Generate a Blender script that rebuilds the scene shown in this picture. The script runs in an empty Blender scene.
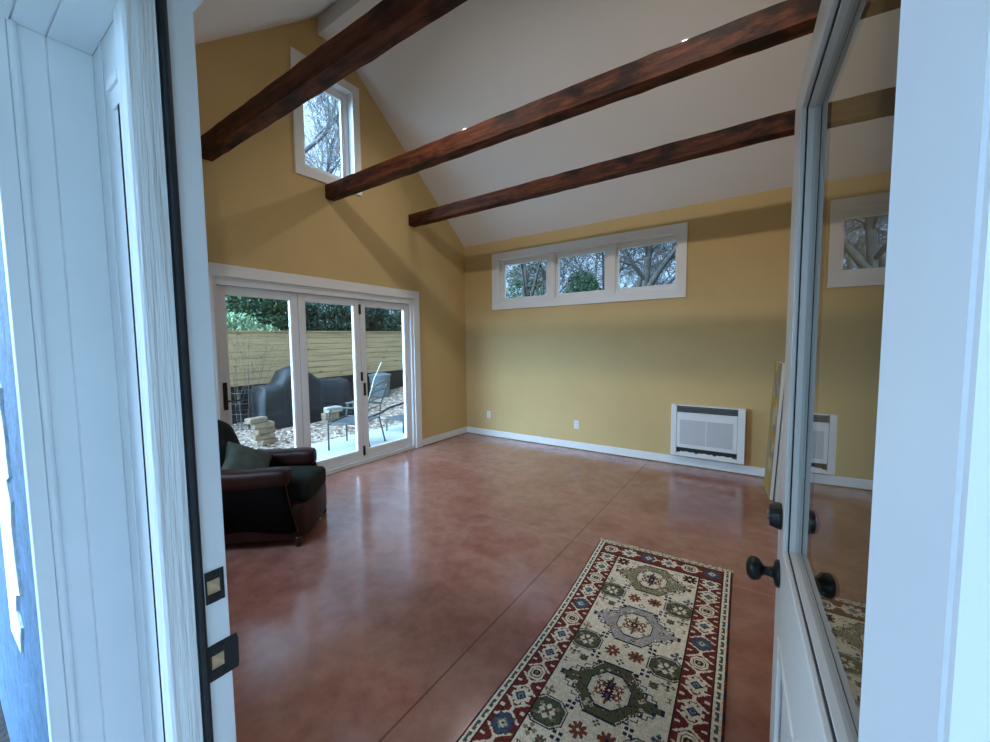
import bpy, bmesh, math, random
import numpy as np
from mathutils import Vector, Matrix, Euler

random.seed(7)
rng = np.random.default_rng(11)
SC = bpy.context.scene
COL = SC.collection

# ------------------------------------------------------------------ camera
cam_d = bpy.data.cameras.new('camera')
cam = bpy.data.objects.new('camera', cam_d)
COL.objects.link(cam)
cam_d.sensor_width = 36.0
cam_d.lens = 393.885 / 990.0 * 36.0
cam_d.clip_start = 0.01
cam_d.clip_end = 300
YAW, PITCH, ROLL = math.radians(34.2979), math.radians(-3.9777), math.radians(-0.5619)
fw = Vector((-math.sin(YAW) * math.cos(PITCH), math.cos(YAW) * math.cos(PITCH), math.sin(PITCH)))
rt = Vector((math.cos(YAW), math.sin(YAW), 0.0))
up = rt.cross(fw)
rt2 = rt * math.cos(ROLL) + up * math.sin(ROLL)
up2 = -rt * math.sin(ROLL) + up * math.cos(ROLL)
M = Matrix((rt2, up2, -fw)).transposed().to_4x4()
M.translation = Vector((4.1201, -5.1794, 1.5))
cam.matrix_world = M
SC.camera = cam

# ------------------------------------------------------------------ sky, exposure
SC.view_settings.view_transform = 'Standard'
SC.view_settings.look = 'None'
SC.view_settings.gamma = 1.0
SC.view_settings.exposure = 0.6
SC.view_settings.use_curve_mapping = False

SKY_HORIZON = (0.40, 0.68, 1.02)
SKY_ZENITH = (0.52, 0.78, 1.08)
SKY_STRENGTH = 0.9
SUNSIDE_GAIN = 15.0
ZENITH_GAIN = 1.1
SUNSIDE = Vector((-0.30, -0.92, 0.24)).normalized()      # unseen bright lobe added to the sky to light the room

world = bpy.data.worlds.new('overcast_sky')
SC.world = world
world.use_nodes = True
wn, wl = world.node_tree.nodes, world.node_tree.links
wn.clear()
w_out = wn.new('ShaderNodeOutputWorld')
w_bg = wn.new('ShaderNodeBackground')
w_tc = wn.new('ShaderNodeTexCoord')
w_sep = wn.new('ShaderNodeSeparateXYZ')
wl.new(w_tc.outputs['Generated'], w_sep.inputs[0])
w_z = wn.new('ShaderNodeMapRange'); w_z.inputs[1].default_value = 0.0; w_z.inputs[2].default_value = 0.9
wl.new(w_sep.outputs['Z'], w_z.inputs[0])
w_mix = wn.new('ShaderNodeMix'); w_mix.data_type = 'RGBA'
w_mix.inputs[6].default_value = (*SKY_HORIZON, 1); w_mix.inputs[7].default_value = (*SKY_ZENITH, 1)
wl.new(w_z.outputs[0], w_mix.inputs[0])
w_dot = wn.new('ShaderNodeVectorMath'); w_dot.operation = 'DOT_PRODUCT'
w_dot.inputs[1].default_value = SUNSIDE
wl.new(w_tc.outputs['Generated'], w_dot.inputs[0])
w_lobe = wn.new('ShaderNodeMapRange'); w_lobe.inputs[1].default_value = 0.45; w_lobe.inputs[2].default_value = 1.0
w_lobe.inputs[3].default_value = 0.0; w_lobe.inputs[4].default_value = SUNSIDE_GAIN
wl.new(w_dot.outputs['Value'], w_lobe.inputs[0])
w_zen = wn.new('ShaderNodeMath'); w_zen.operation = 'MULTIPLY_ADD'
wl.new(w_z.outputs[0], w_zen.inputs[0]); w_zen.inputs[1].default_value = ZENITH_GAIN; w_zen.inputs[2].default_value = 0.85
w_add = wn.new('ShaderNodeMath'); w_add.operation = 'ADD'
wl.new(w_zen.outputs[0], w_add.inputs[0]); wl.new(w_lobe.outputs[0], w_add.inputs[1])
w_str = wn.new('ShaderNodeMath'); w_str.operation = 'MULTIPLY'; w_str.inputs[1].default_value = SKY_STRENGTH
wl.new(w_add.outputs[0], w_str.inputs[0])
wl.new(w_mix.outputs[2], w_bg.inputs[0]); wl.new(w_str.outputs[0], w_bg.inputs[1])
wl.new(w_bg.outputs[0], w_out.inputs[0])


def portal(name, loc, normal, sx, sy):
    d = bpy.data.lights.new(name, 'AREA')
    d.shape = 'RECTANGLE'; d.size = sx; d.size_y = sy
    d.cycles.is_portal = True
    o = bpy.data.objects.new(name, d)
    o.location = loc
    o.rotation_euler = Vector(normal).to_track_quat('-Z', 'Z' if abs(normal[2]) < .5 else 'Y').to_euler()
    COL.objects.link(o)
    return o


portal('portal_entry', (3.74, -4.99, 1.05), (0, 1, 0), 0.86, 2.06)
portal('portal_near', (1.11, -4.985, 1.665), (0, 1, 0), 1.6, 1.2)
portal('portal_bifold', (-0.17, -2.42, 1.05), (1, 0, 0), 2.4, 2.1)
portal('portal_gable', (-0.17, -2.41, 3.93), (1, 0, 0), 0.66, 1.08)
portal('portal_back', (1.95, 0.17, 2.46), (0, -1, 0), 2.6, 0.68)

DOWNLIGHT_W = 7.0
DOWNLIGHT_RGB = (1.0, 0.97, 0.93)


# ------------------------------------------------------------------ mesh helpers
class MB:
    """collects shapes for ONE mesh"""

    def __init__(self):
        self.v = []; self.f = []; self.mi = []; self.cur = 0

    def add(self, vs, fs):
        b = len(self.v)
        self.v.extend([tuple(p) for p in vs])
        for f in fs:
            self.f.append([b + i for i in f]); self.mi.append(self.cur)
        return self

    def box(self, a, b):
        x0, y0, z0 = [min(p, q) for p, q in zip(a, b)]; x1, y1, z1 = [max(p, q) for p, q in zip(a, b)]
        return self.add([(x0, y0, z0), (x1, y0, z0), (x1, y1, z0), (x0, y1, z0), (x0, y0, z1), (x1, y0, z1), (x1, y1, z1), (x0, y1, z1)],
                        [(3, 2, 1, 0), (4, 5, 6, 7), (0, 1, 5, 4), (1, 2, 6, 5), (2, 3, 7, 6), (3, 0, 4, 7)])

    def obox(self, c, half, m):
        c = Vector(c)
        vs = [c + m @ Vector((sx * half[0], sy * half[1], sz * half[2])) for sz in (-1, 1) for sx, sy in ((-1, -1), (1, -1), (1, 1), (-1, 1))]
        return self.add(vs, [(3, 2, 1, 0), (4, 5, 6, 7), (0, 1, 5, 4), (1, 2, 6, 5), (2, 3, 7, 6), (3, 0, 4, 7)])

    def prism(self, poly, axis, a, b):
        """poly in the two other axes (order x,y,z), extruded along axis from a to b"""
        def mk(p, t):
            q = list(p); q.insert(axis, t); return tuple(q)
        n = len(poly)
        ar = sum(poly[i][0] * poly[(i + 1) % n][1] - poly[(i + 1) % n][0] * poly[i][1] for i in range(n))
        pl = poly if (ar > 0) != (axis == 1) else poly[::-1]
        lo, hi = min(a, b), max(a, b)
        vs = [mk(p, lo) for p in pl] + [mk(p, hi) for p in pl]
        fs = [tuple(range(n - 1, -1, -1)), tuple(range(n, 2 * n))]
        fs += [(i, (i + 1) % n, n + (i + 1) % n, n + i) for i in range(n)]
        return self.add(vs, fs)

    def tube(self, pts, r, n=8, caps=True):
        pts = [Vector(p) for p in pts]
        rs = r if isinstance(r, (list, tuple)) else [r] * len(pts)
        vs = []; fs = []
        u = None
        for i, p in enumerate(pts):
            t = (pts[min(i + 1, len(pts) - 1)] - pts[max(i - 1, 0)]).normalized()
            if u is None:
                u = t.orthogonal().normalized()
            else:
                u = (u - t * u.dot(t)).normalized()
            w = t.cross(u)
            for k in range(n):
                a = 2 * math.pi * k / n
                vs.append(p + (u * math.cos(a) + w * math.sin(a)) * rs[i])
        for i in range(len(pts) - 1):
            for k in range(n):
                k2 = (k + 1) % n
                fs.append((i * n + k, i * n + k2, (i + 1) * n + k2, (i + 1) * n + k))
        if caps:
            fs.append(tuple(range(n - 1, -1, -1))); fs.append(tuple((len(pts) - 1) * n + k for k in range(n)))
        return self.add(vs, fs)

    def lathe(self, prof, n=24, origin=(0, 0, 0), m=None):
        """prof: (radius, height) along local z"""
        m = m or Matrix.Identity(3); o = Vector(origin)
        vs = []; fs = []
        for (r, h) in prof:
            for k in range(n):
                a = 2 * math.pi * k / n
                vs.append(o + m @ Vector((r * math.cos(a), r * math.sin(a), h)))
        for i in range(len(prof) - 1):
            for k in range(n):
                k2 = (k + 1) % n
                fs.append((i * n + k, i * n + k2, (i + 1) * n + k2, (i + 1) * n + k))
        fs.append(tuple(range(n - 1, -1, -1))); fs.append(tuple((len(prof) - 1) * n + k for k in range(n)))
        return self.add(vs, fs)

    def rbox(self, lo, hi, r, n=10, deform=None):
        """box with rounded edges, finely meshed; deform(Vector) -> Vector"""
        lo = Vector(lo); hi = Vector(hi); c = (lo + hi) / 2; h = (hi - lo) / 2
        idx = {}; vs = []; fs = []
        def vert(p):
            k = (round(p[0], 5), round(p[1], 5), round(p[2], 5))
            if k not in idx:
                q = Vector([p[i] * h[i] for i in range(3)])
                inner = Vector([max(-(h[i] - r), min(h[i] - r, q[i])) for i in range(3)])
                d = q - inner
                if d.length > 1e-9:
                    q = inner + d.normalized() * r
                q = q + c
                if deform: q = deform(q)
                idx[k] = len(vs); vs.append(q)
            return idx[k]
        # denser towards the ends so that the rounding is smooth
        g = [math.sin(-math.pi / 2 + math.pi * i / n) for i in range(n + 1)]
        for ax in range(3):
            for s in (-1, 1):
                for i in range(n):
                    for j in range(n):
                        q = []
                        for (a, b) in ((g[i], g[j]), (g[i + 1], g[j]), (g[i + 1], g[j + 1]), (g[i], g[j + 1])):
                            p = [0, 0, 0]; p[ax] = s; p[(ax + 1) % 3] = a; p[(ax + 2) % 3] = b
                            q.append(vert(p))
                        fs.append(tuple(q) if s > 0 else tuple(q[::-1]))
        return self.add(vs, fs)

    def build(self, name, mat=None, parent=None, smooth=False, bevel=0.0, mats=None, loc=None, rot=None):
        me = bpy.data.meshes.new(name)
        me.from_pydata(self.v, [], self.f)
        for m_ in (mats or [mat]):
            me.materials.append(m_)
        if mats:
            me.polygons.foreach_set('material_index', self.mi)
        if smooth:
            me.polygons.foreach_set('use_smooth', [True] * len(me.polygons))
        me.update()
        o = bpy.data.objects.new(name, me)
        COL.objects.link(o)
        if parent: o.parent = parent
        if loc is not None: o.location = loc
        if rot is not None: o.rotation_euler = rot
        if bevel > 0:
            md = o.modifiers.new('bevel', 'BEVEL'); md.width = bevel; md.segments = 2; md.limit_method = 'ANGLE'; md.angle_limit = math.radians(40)
        return o


def fastmesh(name, V, F, mat, parent=None, smooth=False):
    """numpy verts (n,3) and quads (m,4)"""
    me = bpy.data.meshes.new(name)
    nv, nf, k = len(V), len(F), F.shape[1]
    me.vertices.add(nv); me.vertices.foreach_set('co', np.asarray(V, np.float32).ravel())
    me.loops.add(nf * k); me.loops.foreach_set('vertex_index', np.asarray(F, np.int32).ravel())
    me.polygons.add(nf)
    me.polygons.foreach_set('loop_start', np.arange(0, nf * k, k, dtype=np.int32))
    if smooth: me.polygons.foreach_set('use_smooth', np.ones(nf, bool))
    me.materials.append(mat)
    me.update(calc_edges=True); me.validate()
    o = bpy.data.objects.new(name, me); COL.objects.link(o)
    if parent: o.parent = parent
    return o


def tag(o, label=None, cat=None, group=None, kind=None):
    if label: o['label'] = label
    if cat: o['category'] = cat
    if group: o['group'] = group
    if kind: o['kind'] = kind
    return o


def empty(name, loc=(0, 0, 0), rz=0.0, **kw):
    o = bpy.data.objects.new(name, None)
    o.empty_display_size = 0.1
    o.location = loc; o.rotation_euler = (0, 0, rz)
    COL.objects.link(o)
    return tag(o, **kw)


def struct(o):
    o['kind'] = 'structure'; return o


# ------------------------------------------------------------------ materials
def new_mat(name):
    m = bpy.data.materials.new(name); m.use_nodes = True
    nt = m.node_tree
    b = nt.nodes.get('Principled BSDF')
    return m, nt, b


def set_spec(b, v):
    b.inputs['Specular IOR Level'].default_value = v


def ramp(nt, fac, stops):
    r = nt.nodes.new('ShaderNodeValToRGB')
    while len(r.color_ramp.elements) < len(stops): r.color_ramp.elements.new(0.5)
    for e, (p, c) in zip(r.color_ramp.elements, stops):
        e.position = p; e.color = (*c, 1)
    nt.links.new(fac, r.inputs[0])
    return r.outputs[0]


def noise(nt, scale, detail=4, rough=0.55, stretch=None, rot=None):
    tc = nt.nodes.new('ShaderNodeTexCoord')
    mp = nt.nodes.new('ShaderNodeMapping')
    if stretch: mp.inputs['Scale'].default_value = stretch
    if rot: mp.inputs['Rotation'].default_value = rot
    nt.links.new(tc.outputs['Object'], mp.inputs[0])
    n = nt.nodes.new('ShaderNodeTexNoise')
    n.inputs['Scale'].default_value = scale; n.inputs['Detail'].default_value = detail; n.inputs['Roughness'].default_value = rough
    nt.links.new(mp.outputs[0], n.inputs[0])
    return n.outputs['Fac']


def bump(nt, b, height, strength=0.2, dist=0.01):
    bp = nt.nodes.new('ShaderNodeBump'); bp.inputs['Strength'].default_value = strength; bp.inputs['Distance'].default_value = dist
    nt.links.new(height, bp.inputs['Height']); nt.links.new(bp.outputs[0], b.inputs['Normal'])


def plain(name, c, rough=0.5, metal=0.0, spec=0.5, var=0.0, vscale=6.0, bumps=0.0, bscale=60.0, stretch=None):
    m, nt, b = new_mat(name)
    b.inputs['Base Color'].default_value = (*c, 1); b.inputs['Roughness'].default_value = rough; b.inputs['Metallic'].default_value = metal
    set_spec(b, spec)
    if var:
        f = noise(nt, vscale, stretch=stretch)
        lo = tuple(max(0, x * (1 - var)) for x in c); hi = tuple(min(1, x * (1 + var)) for x in c)
        nt.links.new(ramp(nt, f, [(0.3, lo), (0.7, hi)]), b.inputs['Base Color'])
    if bumps:
        bump(nt, b, noise(nt, bscale, stretch=stretch), bumps)
    return m


def glass_mat(name, tint=(0.96, 0.98, 0.98), boost=1.0, spec_tint=(1, 1, 1)):
    """clear window pane: see-through plus fresnel mirror on the entering face"""
    m = bpy.data.materials.new(name); m.use_nodes = True
    nt = m.node_tree; nt.nodes.clear()
    out = nt.nodes.new('ShaderNodeOutputMaterial')
    tr = nt.nodes.new('ShaderNodeBsdfTransparent'); tr.inputs[0].default_value = (*tint, 1)
    gl = nt.nodes.new('ShaderNodeBsdfGlossy'); gl.inputs['Roughness'].default_value = 0.0
    gl.inputs[0].default_value = (*spec_tint, 1)
    fr = nt.nodes.new('ShaderNodeFresnel'); fr.inputs[0].default_value = 1.5
    ge = nt.nodes.new('ShaderNodeNewGeometry')
    inv = nt.nodes.new('ShaderNodeMath'); inv.operation = 'SUBTRACT'; inv.inputs[0].default_value = 1.0
    nt.links.new(ge.outputs['Backfacing'], inv.inputs[1])
    mu = nt.nodes.new('ShaderNodeMath'); mu.operation = 'MULTIPLY'
    nt.links.new(fr.outputs[0], mu.inputs[0]); nt.links.new(inv.outputs[0], mu.inputs[1])
    mb = nt.nodes.new('ShaderNodeMath'); mb.operation = 'MULTIPLY'; mb.use_clamp = True; mb.inputs[1].default_value = boost
    nt.links.new(mu.outputs[0], mb.inputs[0])
    mx = nt.nodes.new('ShaderNodeMixShader')
    nt.links.new(mb.outputs[0], mx.inputs[0]); nt.links.new(tr.outputs[0], mx.inputs[1]); nt.links.new(gl.outputs[0], mx.inputs[2])
    nt.links.new(mx.outputs[0], out.inputs[0])
    return m


MT = {}
MT['wall'] = plain('yellow_wall_paint', (0.60, 0.43, 0.20), 0.75, spec=0.3, var=0.04, vscale=1.5, bumps=0.04, bscale=180)
MT['ceil'] = plain('ceiling_paint', (0.80, 0.785, 0.77), 0.9, spec=0.2, var=0.02, vscale=1.0)
MT['white'] = plain('white_trim_paint', (0.80, 0.80, 0.80), 0.4, spec=0.5, var=0.02, vscale=3)
MT['frame'] = plain('white_frame_enamel', (0.74, 0.75, 0.76), 0.35, spec=0.5, var=0.02, vscale=4)
MT['door'] = plain('door_paint', (0.70, 0.665, 0.625), 0.36, spec=0.5, var=0.02, vscale=4)
MT['extwhite'] = plain('exterior_white_paint', (0.80, 0.81, 0.84), 0.45, spec=0.4, var=0.03, vscale=5)
MT['extgrain'] = plain('embossed_wood_grain_trim', (0.82, 0.83, 0.86), 0.5, spec=0.4, var=0.05, vscale=30, bumps=0.9, bscale=70, stretch=(1, 1, 0.05))
MT['black'] = plain('black_metal', (0.008, 0.0085, 0.01), 0.38, spec=0.35)
MT['rubber'] = plain('black_rubber', (0.012, 0.013, 0.017), 0.45, spec=0.4, var=0.4, vscale=30)
MT['glass'] = glass_mat('window_glass')
MT['doorglass'] = glass_mat('entry_door_glass', tint=(0.55, 0.57, 0.56), boost=1.0)
MT['darkgap'] = plain('dark_gap', (0.015, 0.012, 0.01), 0.9, spec=0.1)
MT['plastic'] = plain('white_plastic', (0.78, 0.79, 0.80), 0.35, spec=0.5)
MT['grey_slot'] = plain('dark_slot', (0.02, 0.021, 0.023), 0.5)
MT['leather_dark'] = plain('dark_leather', (0.003, 0.002, 0.002), 0.65, spec=0.05, var=0.5, vscale=9, bumps=0.25, bscale=120)  # near-black albedo puts the shade on the chair's side into the colour
MT['leather_brown'] = plain('oxblood_leather', (0.026, 0.007, 0.0045), 0.46, spec=0.2, var=0.45, vscale=7, bumps=0.2, bscale=110)
MT['velvet'] = plain('black_green_velvet', (0.012, 0.016, 0.013), 0.85, spec=0.2, var=0.4, vscale=12, bumps=0.2, bscale=200)
MT['pillow'] = plain('grey_green_cloth', (0.07, 0.075, 0.062), 0.9, spec=0.1, var=0.25, vscale=14, bumps=0.3, bscale=260)
MT['wood_dark'] = plain('dark_wood', (0.02, 0.009, 0.006), 0.4)
MT['bluewall'] = plain('blue_painted_render', (0.055, 0.115, 0.20), 0.7, var=0.35, vscale=14, bumps=0.8, bscale=40)
MT['patio'] = plain('pale_concrete', (0.38, 0.42, 0.42), 0.85, spec=0.2, var=0.06, vscale=3)
MT['tan_stone'] = plain('tan_paver', (0.19, 0.14, 0.095), 0.9, spec=0.2, var=0.25, vscale=12, bumps=0.4, bscale=60)
MT['pale_stone'] = plain('pale_paver', (0.33, 0.30, 0.24), 0.9, spec=0.2, var=0.15, vscale=12, bumps=0.4, bscale=60)
MT['chair_metal'] = plain('grey_green_metal', (0.05, 0.06, 0.06), 0.5, spec=0.4, var=0.2, vscale=20)
MT['mesh_seat'] = plain('grey_sling', (0.045, 0.055, 0.065), 0.7, var=0.2, vscale=30)
MT['galv'] = plain('galvanised_steel', (0.13, 0.155, 0.175), 0.45, metal=0.2, var=0.15, vscale=8)
MT['cover'] = plain('black_grill_cover', (0.009, 0.011, 0.014), 0.5, spec=0.35, var=0.4, vscale=8, bumps=0.35, bscale=9)
MT['fabric_black'] = plain('black_landscape_fabric', (0.006, 0.007, 0.009), 0.75, spec=0.2, var=0.4, vscale=5, bumps=0.5, bscale=7)
MT['wire'] = plain('galvanised_wire', (0.07, 0.08, 0.085), 0.5, metal=0.5)
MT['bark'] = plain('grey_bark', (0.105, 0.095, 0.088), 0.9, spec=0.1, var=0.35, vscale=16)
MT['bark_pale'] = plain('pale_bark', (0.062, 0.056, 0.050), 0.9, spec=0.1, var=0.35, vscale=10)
MT['bark_far'] = plain('bloom_grey_bark', (0.17, 0.165, 0.165), 0.9, spec=0.1, var=0.3, vscale=10)  # bark colour lightened to stand in for bloom of the bright sky
MT['twig'] = plain('dry_twig', (0.14, 0.12, 0.095), 0.9, spec=0.1)
MT['stick'] = plain('bleached_wood_stick', (0.62, 0.57, 0.47), 0.8)
MT['hose'] = plain('black_hose', (0.02, 0.022, 0.022), 0.6)
MT['tan_edge'] = plain('raw_canvas_edge', (0.62, 0.60, 0.55), 0.8)
MT['grass'] = plain('winter_grass', (0.10, 0.12, 0.05), 0.95, var=0.4, vscale=4)
MT['roofing'] = plain('roofing', (0.09, 0.09, 0.095), 0.9, var=0.2, vscale=5)
MT['woodraw'] = plain('raw_wood_mortise', (0.50, 0.34, 0.20), 0.8, var=0.3, vscale=60)


def leaf_mat(name, c, var=0.5):
    m, nt, b = new_mat(name)
    f = noise(nt, 1.6, 5, 0.7)
    nt.links.new(ramp(nt, f, [(0.3, tuple(x * (1 - var) for x in c)), (0.7, tuple(x * (1 + var) for x in c))]), b.inputs['Base Color'])
    b.inputs['Roughness'].default_value = 0.55; set_spec(b, 0.3)
    return m


MT['ever_dark'] = leaf_mat('evergreen_needles_dark', (0.022, 0.055, 0.035))
MT['ever_mid'] = leaf_mat('evergreen_needles_mid', (0.045, 0.095, 0.045))
MT['leaf_light'] = leaf_mat('glossy_pale_leaves', (0.20, 0.30, 0.17), 0.4)


def floor_material():
    m, nt, b = new_mat('stained_concrete')
    big = noise(nt, 0.9, 6, 0.62)
    fine = noise(nt, 9, 6, 0.65)
    c1 = ramp(nt, big, [(0.30, (0.20, 0.072, 0.055)), (0.44, (0.285, 0.120, 0.092)), (0.56, (0.34, 0.170, 0.135)), (0.70, (0.255, 0.082, 0.062))])
    c2 = ramp(nt, fine, [(0.30, (0.80, 0.78, 0.76)), (0.62, (1.12, 1.12, 1.12))])
    mx = nt.nodes.new('ShaderNodeMix'); mx.data_type = 'RGBA'; mx.blend_type = 'MULTIPLY'; mx.inputs[0].default_value = 1.0
    nt.links.new(c1, mx.inputs[6]); nt.links.new(c2, mx.inputs[7])
    # fine pale scuffs
    sp = noise(nt, 45, 3, 0.6)
    spk = ramp(nt, sp, [(0.66, (0, 0, 0)), (0.76, (1, 1, 1))])
    mxs = nt.nodes.new('ShaderNodeMix'); mxs.data_type = 'RGBA'; mxs.inputs[7].default_value = (0.30, 0.17, 0.13, 1)
    sm = nt.nodes.new('ShaderNodeMath'); sm.operation = 'MULTIPLY'; sm.inputs[1].default_value = 0.35
    nt.links.new(spk, sm.inputs[0]); nt.links.new(sm.outputs[0], mxs.inputs[0]); nt.links.new(mx.outputs[2], mxs.inputs[6])
    col = mxs.outputs[2]
    tc = nt.nodes.new('ShaderNodeTexCoord'); sep = nt.nodes.new('ShaderNodeSeparateXYZ')
    nt.links.new(tc.outputs['Object'], sep.inputs[0])
    # saw-cut joints in the slab: one along y, one along x
    wob = noise(nt, 2.0, 2)
    for axis, pos, w, cc, st in (('X', 2.963, 0.005, (0.045, 0.016, 0.012), 0.62), ('Y', -2.432, 0.0045, (0.48, 0.30, 0.23), 0.5)):
        d = nt.nodes.new('ShaderNodeMath'); d.operation = 'SUBTRACT'; d.inputs[1].default_value = pos
        nt.links.new(sep.outputs[axis], d.inputs[0])
        a = nt.nodes.new('ShaderNodeMath'); a.operation = 'ABSOLUTE'; nt.links.new(d.outputs[0], a.inputs[0])
        l = nt.nodes.new('ShaderNodeMapRange'); l.inputs[1].default_value = w * 0.5; l.inputs[2].default_value = w * 1.3
        l.inputs[3].default_value = st; l.inputs[4].default_value = 0.0
        nt.links.new(a.outputs[0], l.inputs[0])
        mj = nt.nodes.new('ShaderNodeMix'); mj.data_type = 'RGBA'; mj.inputs[7].default_value = (*cc, 1)
        nt.links.new(l.outputs[0], mj.inputs[0]); nt.links.new(col, mj.inputs[6]); col = mj.outputs[2]
    nt.links.new(col, b.inputs['Base Color'])
    rr = nt.nodes.new('ShaderNodeMapRange'); rr.inputs[1].default_value = 0.3; rr.inputs[2].default_value = 0.7
    rr.inputs[3].default_value = 0.13; rr.inputs[4].default_value = 0.24
    nt.links.new(noise(nt, 3.5, 5, 0.6), rr.inputs[0]); nt.links.new(rr.outputs[0], b.inputs['Roughness'])
    set_spec(b, 0.5)
    b.inputs['Coat Weight'].default_value = 0.32; b.inputs['Coat Roughness'].default_value = 0.14
    bump(nt, b, noise(nt, 7, 4), 0.03)
    return m


def beam_material(seed, warm=1.0):
    m, nt, b = new_mat('reclaimed_beam_wood')
    g = noise(nt, 3.0, 8, 0.68, stretch=(0.7, 6, 6), rot=None)
    c = ramp(nt, g, [(0.32, (0.016, 0.005, 0.003)), (0.47, (0.075 * warm, 0.019 * warm, 0.007)), (0.60, (0.15 * warm, 0.042 * warm, 0.015)), (0.72, (0.05, 0.013, 0.006))])
    st = noise(nt, 1.6, 5, 0.6, stretch=(1.0, 2.5, 2.5))
    s2 = ramp(nt, st, [(0.40, (0.14, 0.13, 0.13)), (0.50, (1, 1, 1))])
    mx = nt.nodes.new('ShaderNodeMix'); mx.data_type = 'RGBA'; mx.blend_type = 'MULTIPLY'; mx.inputs[0].default_value = 1.0
    nt.links.new(c, mx.inputs[6]); nt.links.new(s2, mx.inputs[7])
    nt.links.new(mx.outputs[2], b.inputs['Base Color'])
    b.inputs['Roughness'].default_value = 0.6; set_spec(b, 0.22)
    bump(nt, b, g, 0.8, 0.008)
    return m


def plank_material(name, base, along=1, var=0.25):
    m, nt, b = new_mat(name)
    st = [9, 9, 9]; st[along] = 0.7
    g = noise(nt, 2.0, 6, 0.6, stretch=tuple(st))
    c = ramp(nt, g, [(0.28, tuple(x * (1 - var * 1.3) for x in base)), (0.5, base), (0.75, tuple(min(1, x * (1 + var)) for x in base))])
    vo = nt.nodes.new('ShaderNodeTexVoronoi'); vo.inputs['Scale'].default_value = 1.0
    tc = nt.nodes.new('ShaderNodeTexCoord'); mp = nt.nodes.new('ShaderNodeMapping')
    sc = [7, 7, 7]; sc[along] = 2.2; mp.inputs['Scale'].default_value = sc
    nt.links.new(tc.outputs['Object'], mp.inputs[0]); nt.links.new(mp.outputs[0], vo.inputs['Vector'])
    k = ramp(nt, vo.outputs['Distance'], [(0.05, (0.25, 0.2, 0.15)), (0.13, (1, 1, 1))])
    mx = nt.nodes.new('ShaderNodeMix'); mx.data_type = 'RGBA'; mx.blend_type = 'MULTIPLY'; mx.inputs[0].default_value = 1.0
    nt.links.new(c, mx.inputs[6]); nt.links.new(k, mx.inputs[7]); nt.links.new(mx.outputs[2], b.inputs['Base Color'])
    b.inputs['Roughness'].default_value = 0.85; set_spec(b, 0.2)
    return m


MT['floor'] = floor_material()
MT['beam'] = beam_material(0)
MT['fence'] = plank_material('pine_fence_board', (0.38, 0.265, 0.145), 1)


def gravel_material():
    m, nt, b = new_mat('leaf_littered_gravel')
    vo = nt.nodes.new('ShaderNodeTexVoronoi'); vo.inputs['Scale'].default_value = 16
    tc = nt.nodes.new('ShaderNodeTexCoord'); nt.links.new(tc.outputs['Object'], vo.inputs['Vector'])
    sp = nt.nodes.new('ShaderNodeSeparateColor'); nt.links.new(vo.outputs['Color'], sp.inputs[0])
    c = ramp(nt, sp.outputs[0], [(0.0, (0.10, 0.065, 0.05)), (0.35, (0.26, 0.19, 0.15)), (0.65, (0.40, 0.33, 0.27)), (1.0, (0.55, 0.50, 0.44))])
    nt.links.new(c, b.inputs['Base Color']); b.inputs['Roughness'].default_value = 0.95; set_spec(b, 0.1)
    bump(nt, b, vo.outputs['Distance'], 0.8, 0.03)
    return m


MT['gravel'] = gravel_material()


def litter_material():
    m, nt, b = new_mat('dry_leaves')
    g = nt.nodes.new('ShaderNodeNewGeometry')
    c = ramp(nt, g.outputs['Random Per Island'], [(0.0, (0.09, 0.052, 0.035)), (0.4, (0.24, 0.155, 0.11)), (0.75, (0.38, 0.29, 0.22)), (1.0, (0.48, 0.42, 0.36))])
    nt.links.new(c, b.inputs['Base Color']); b.inputs['Roughness'].default_value = 0.9
    return m


MT['litter'] = litter_material()


def attr_material(name, attr, rough=0.95):
    m, nt, b = new_mat(name)
    a = nt.nodes.new('ShaderNodeAttribute'); a.attribute_name = attr
    f = noise(nt, 60, 3, 0.6)
    v = ramp(nt, f, [(0.25, (0.78, 0.78, 0.78)), (0.75, (1.12, 1.12, 1.12))])
    mx = nt.nodes.new('ShaderNodeMix'); mx.data_type = 'RGBA'; mx.blend_type = 'MULTIPLY'; mx.inputs[0].default_value = 1.0
    nt.links.new(a.outputs['Color'], mx.inputs[6]); nt.links.new(v, mx.inputs[7]); nt.links.new(mx.outputs[2], b.inputs['Base Color'])
    b.inputs['Roughness'].default_value = rough; set_spec(b, 0.1)
    bump(nt, b, noise(nt, 300, 2), 0.4, 0.004)
    return m


# ------------------------------------------------------------------ room shell
RX, NY = 4.38, -4.875          # right wall, near (entrance) wall
RIDGE_Y, EAVE, SL = -2.44, 3.085, 0.827
RIDGE_Z = EAVE - SL * RIDGE_Y

struct(MB().box((-0.02, NY - 0.09, -0.15), (RX + 0.02, 0.0, 0.0)).build('floor', MT['floor']))
# dark shadow line left under the baseboards is a real gap (baseboards stop above the floor)


def roof_z(y):
    return EAVE - SL * y if y > RIDGE_Y else EAVE - SL * RIDGE_Y + SL * (y - RIDGE_Y)


def gable(name, x0, x1, holes, mat):
    """gable wall in the y,z plane with rectangular holes (y0,y1,z0,z1)"""
    ys = sorted({NY - 0.09, 0.15, RIDGE_Y} | {h[0] for h in holes} | {h[1] for h in holes})
    mb = MB()
    def top(y): return roof_z(min(0.0, max(NY, y)))
    for a, b in zip(ys[:-1], ys[1:]):
        cuts = sorted([(h[2], h[3]) for h in holes if h[0] <= a + 1e-6 and h[1] >= b - 1e-6])
        z = -0.15
        for c0, c1 in cuts:
            if c0 > z: mb.box((x0, a, z), (x1, b, c0))
            z = c1
        mb.prism([(a, z), (b, z), (b, top(b)), (a, top(a))], 0, x0, x1)
    return struct(mb.build(name, mat))


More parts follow.
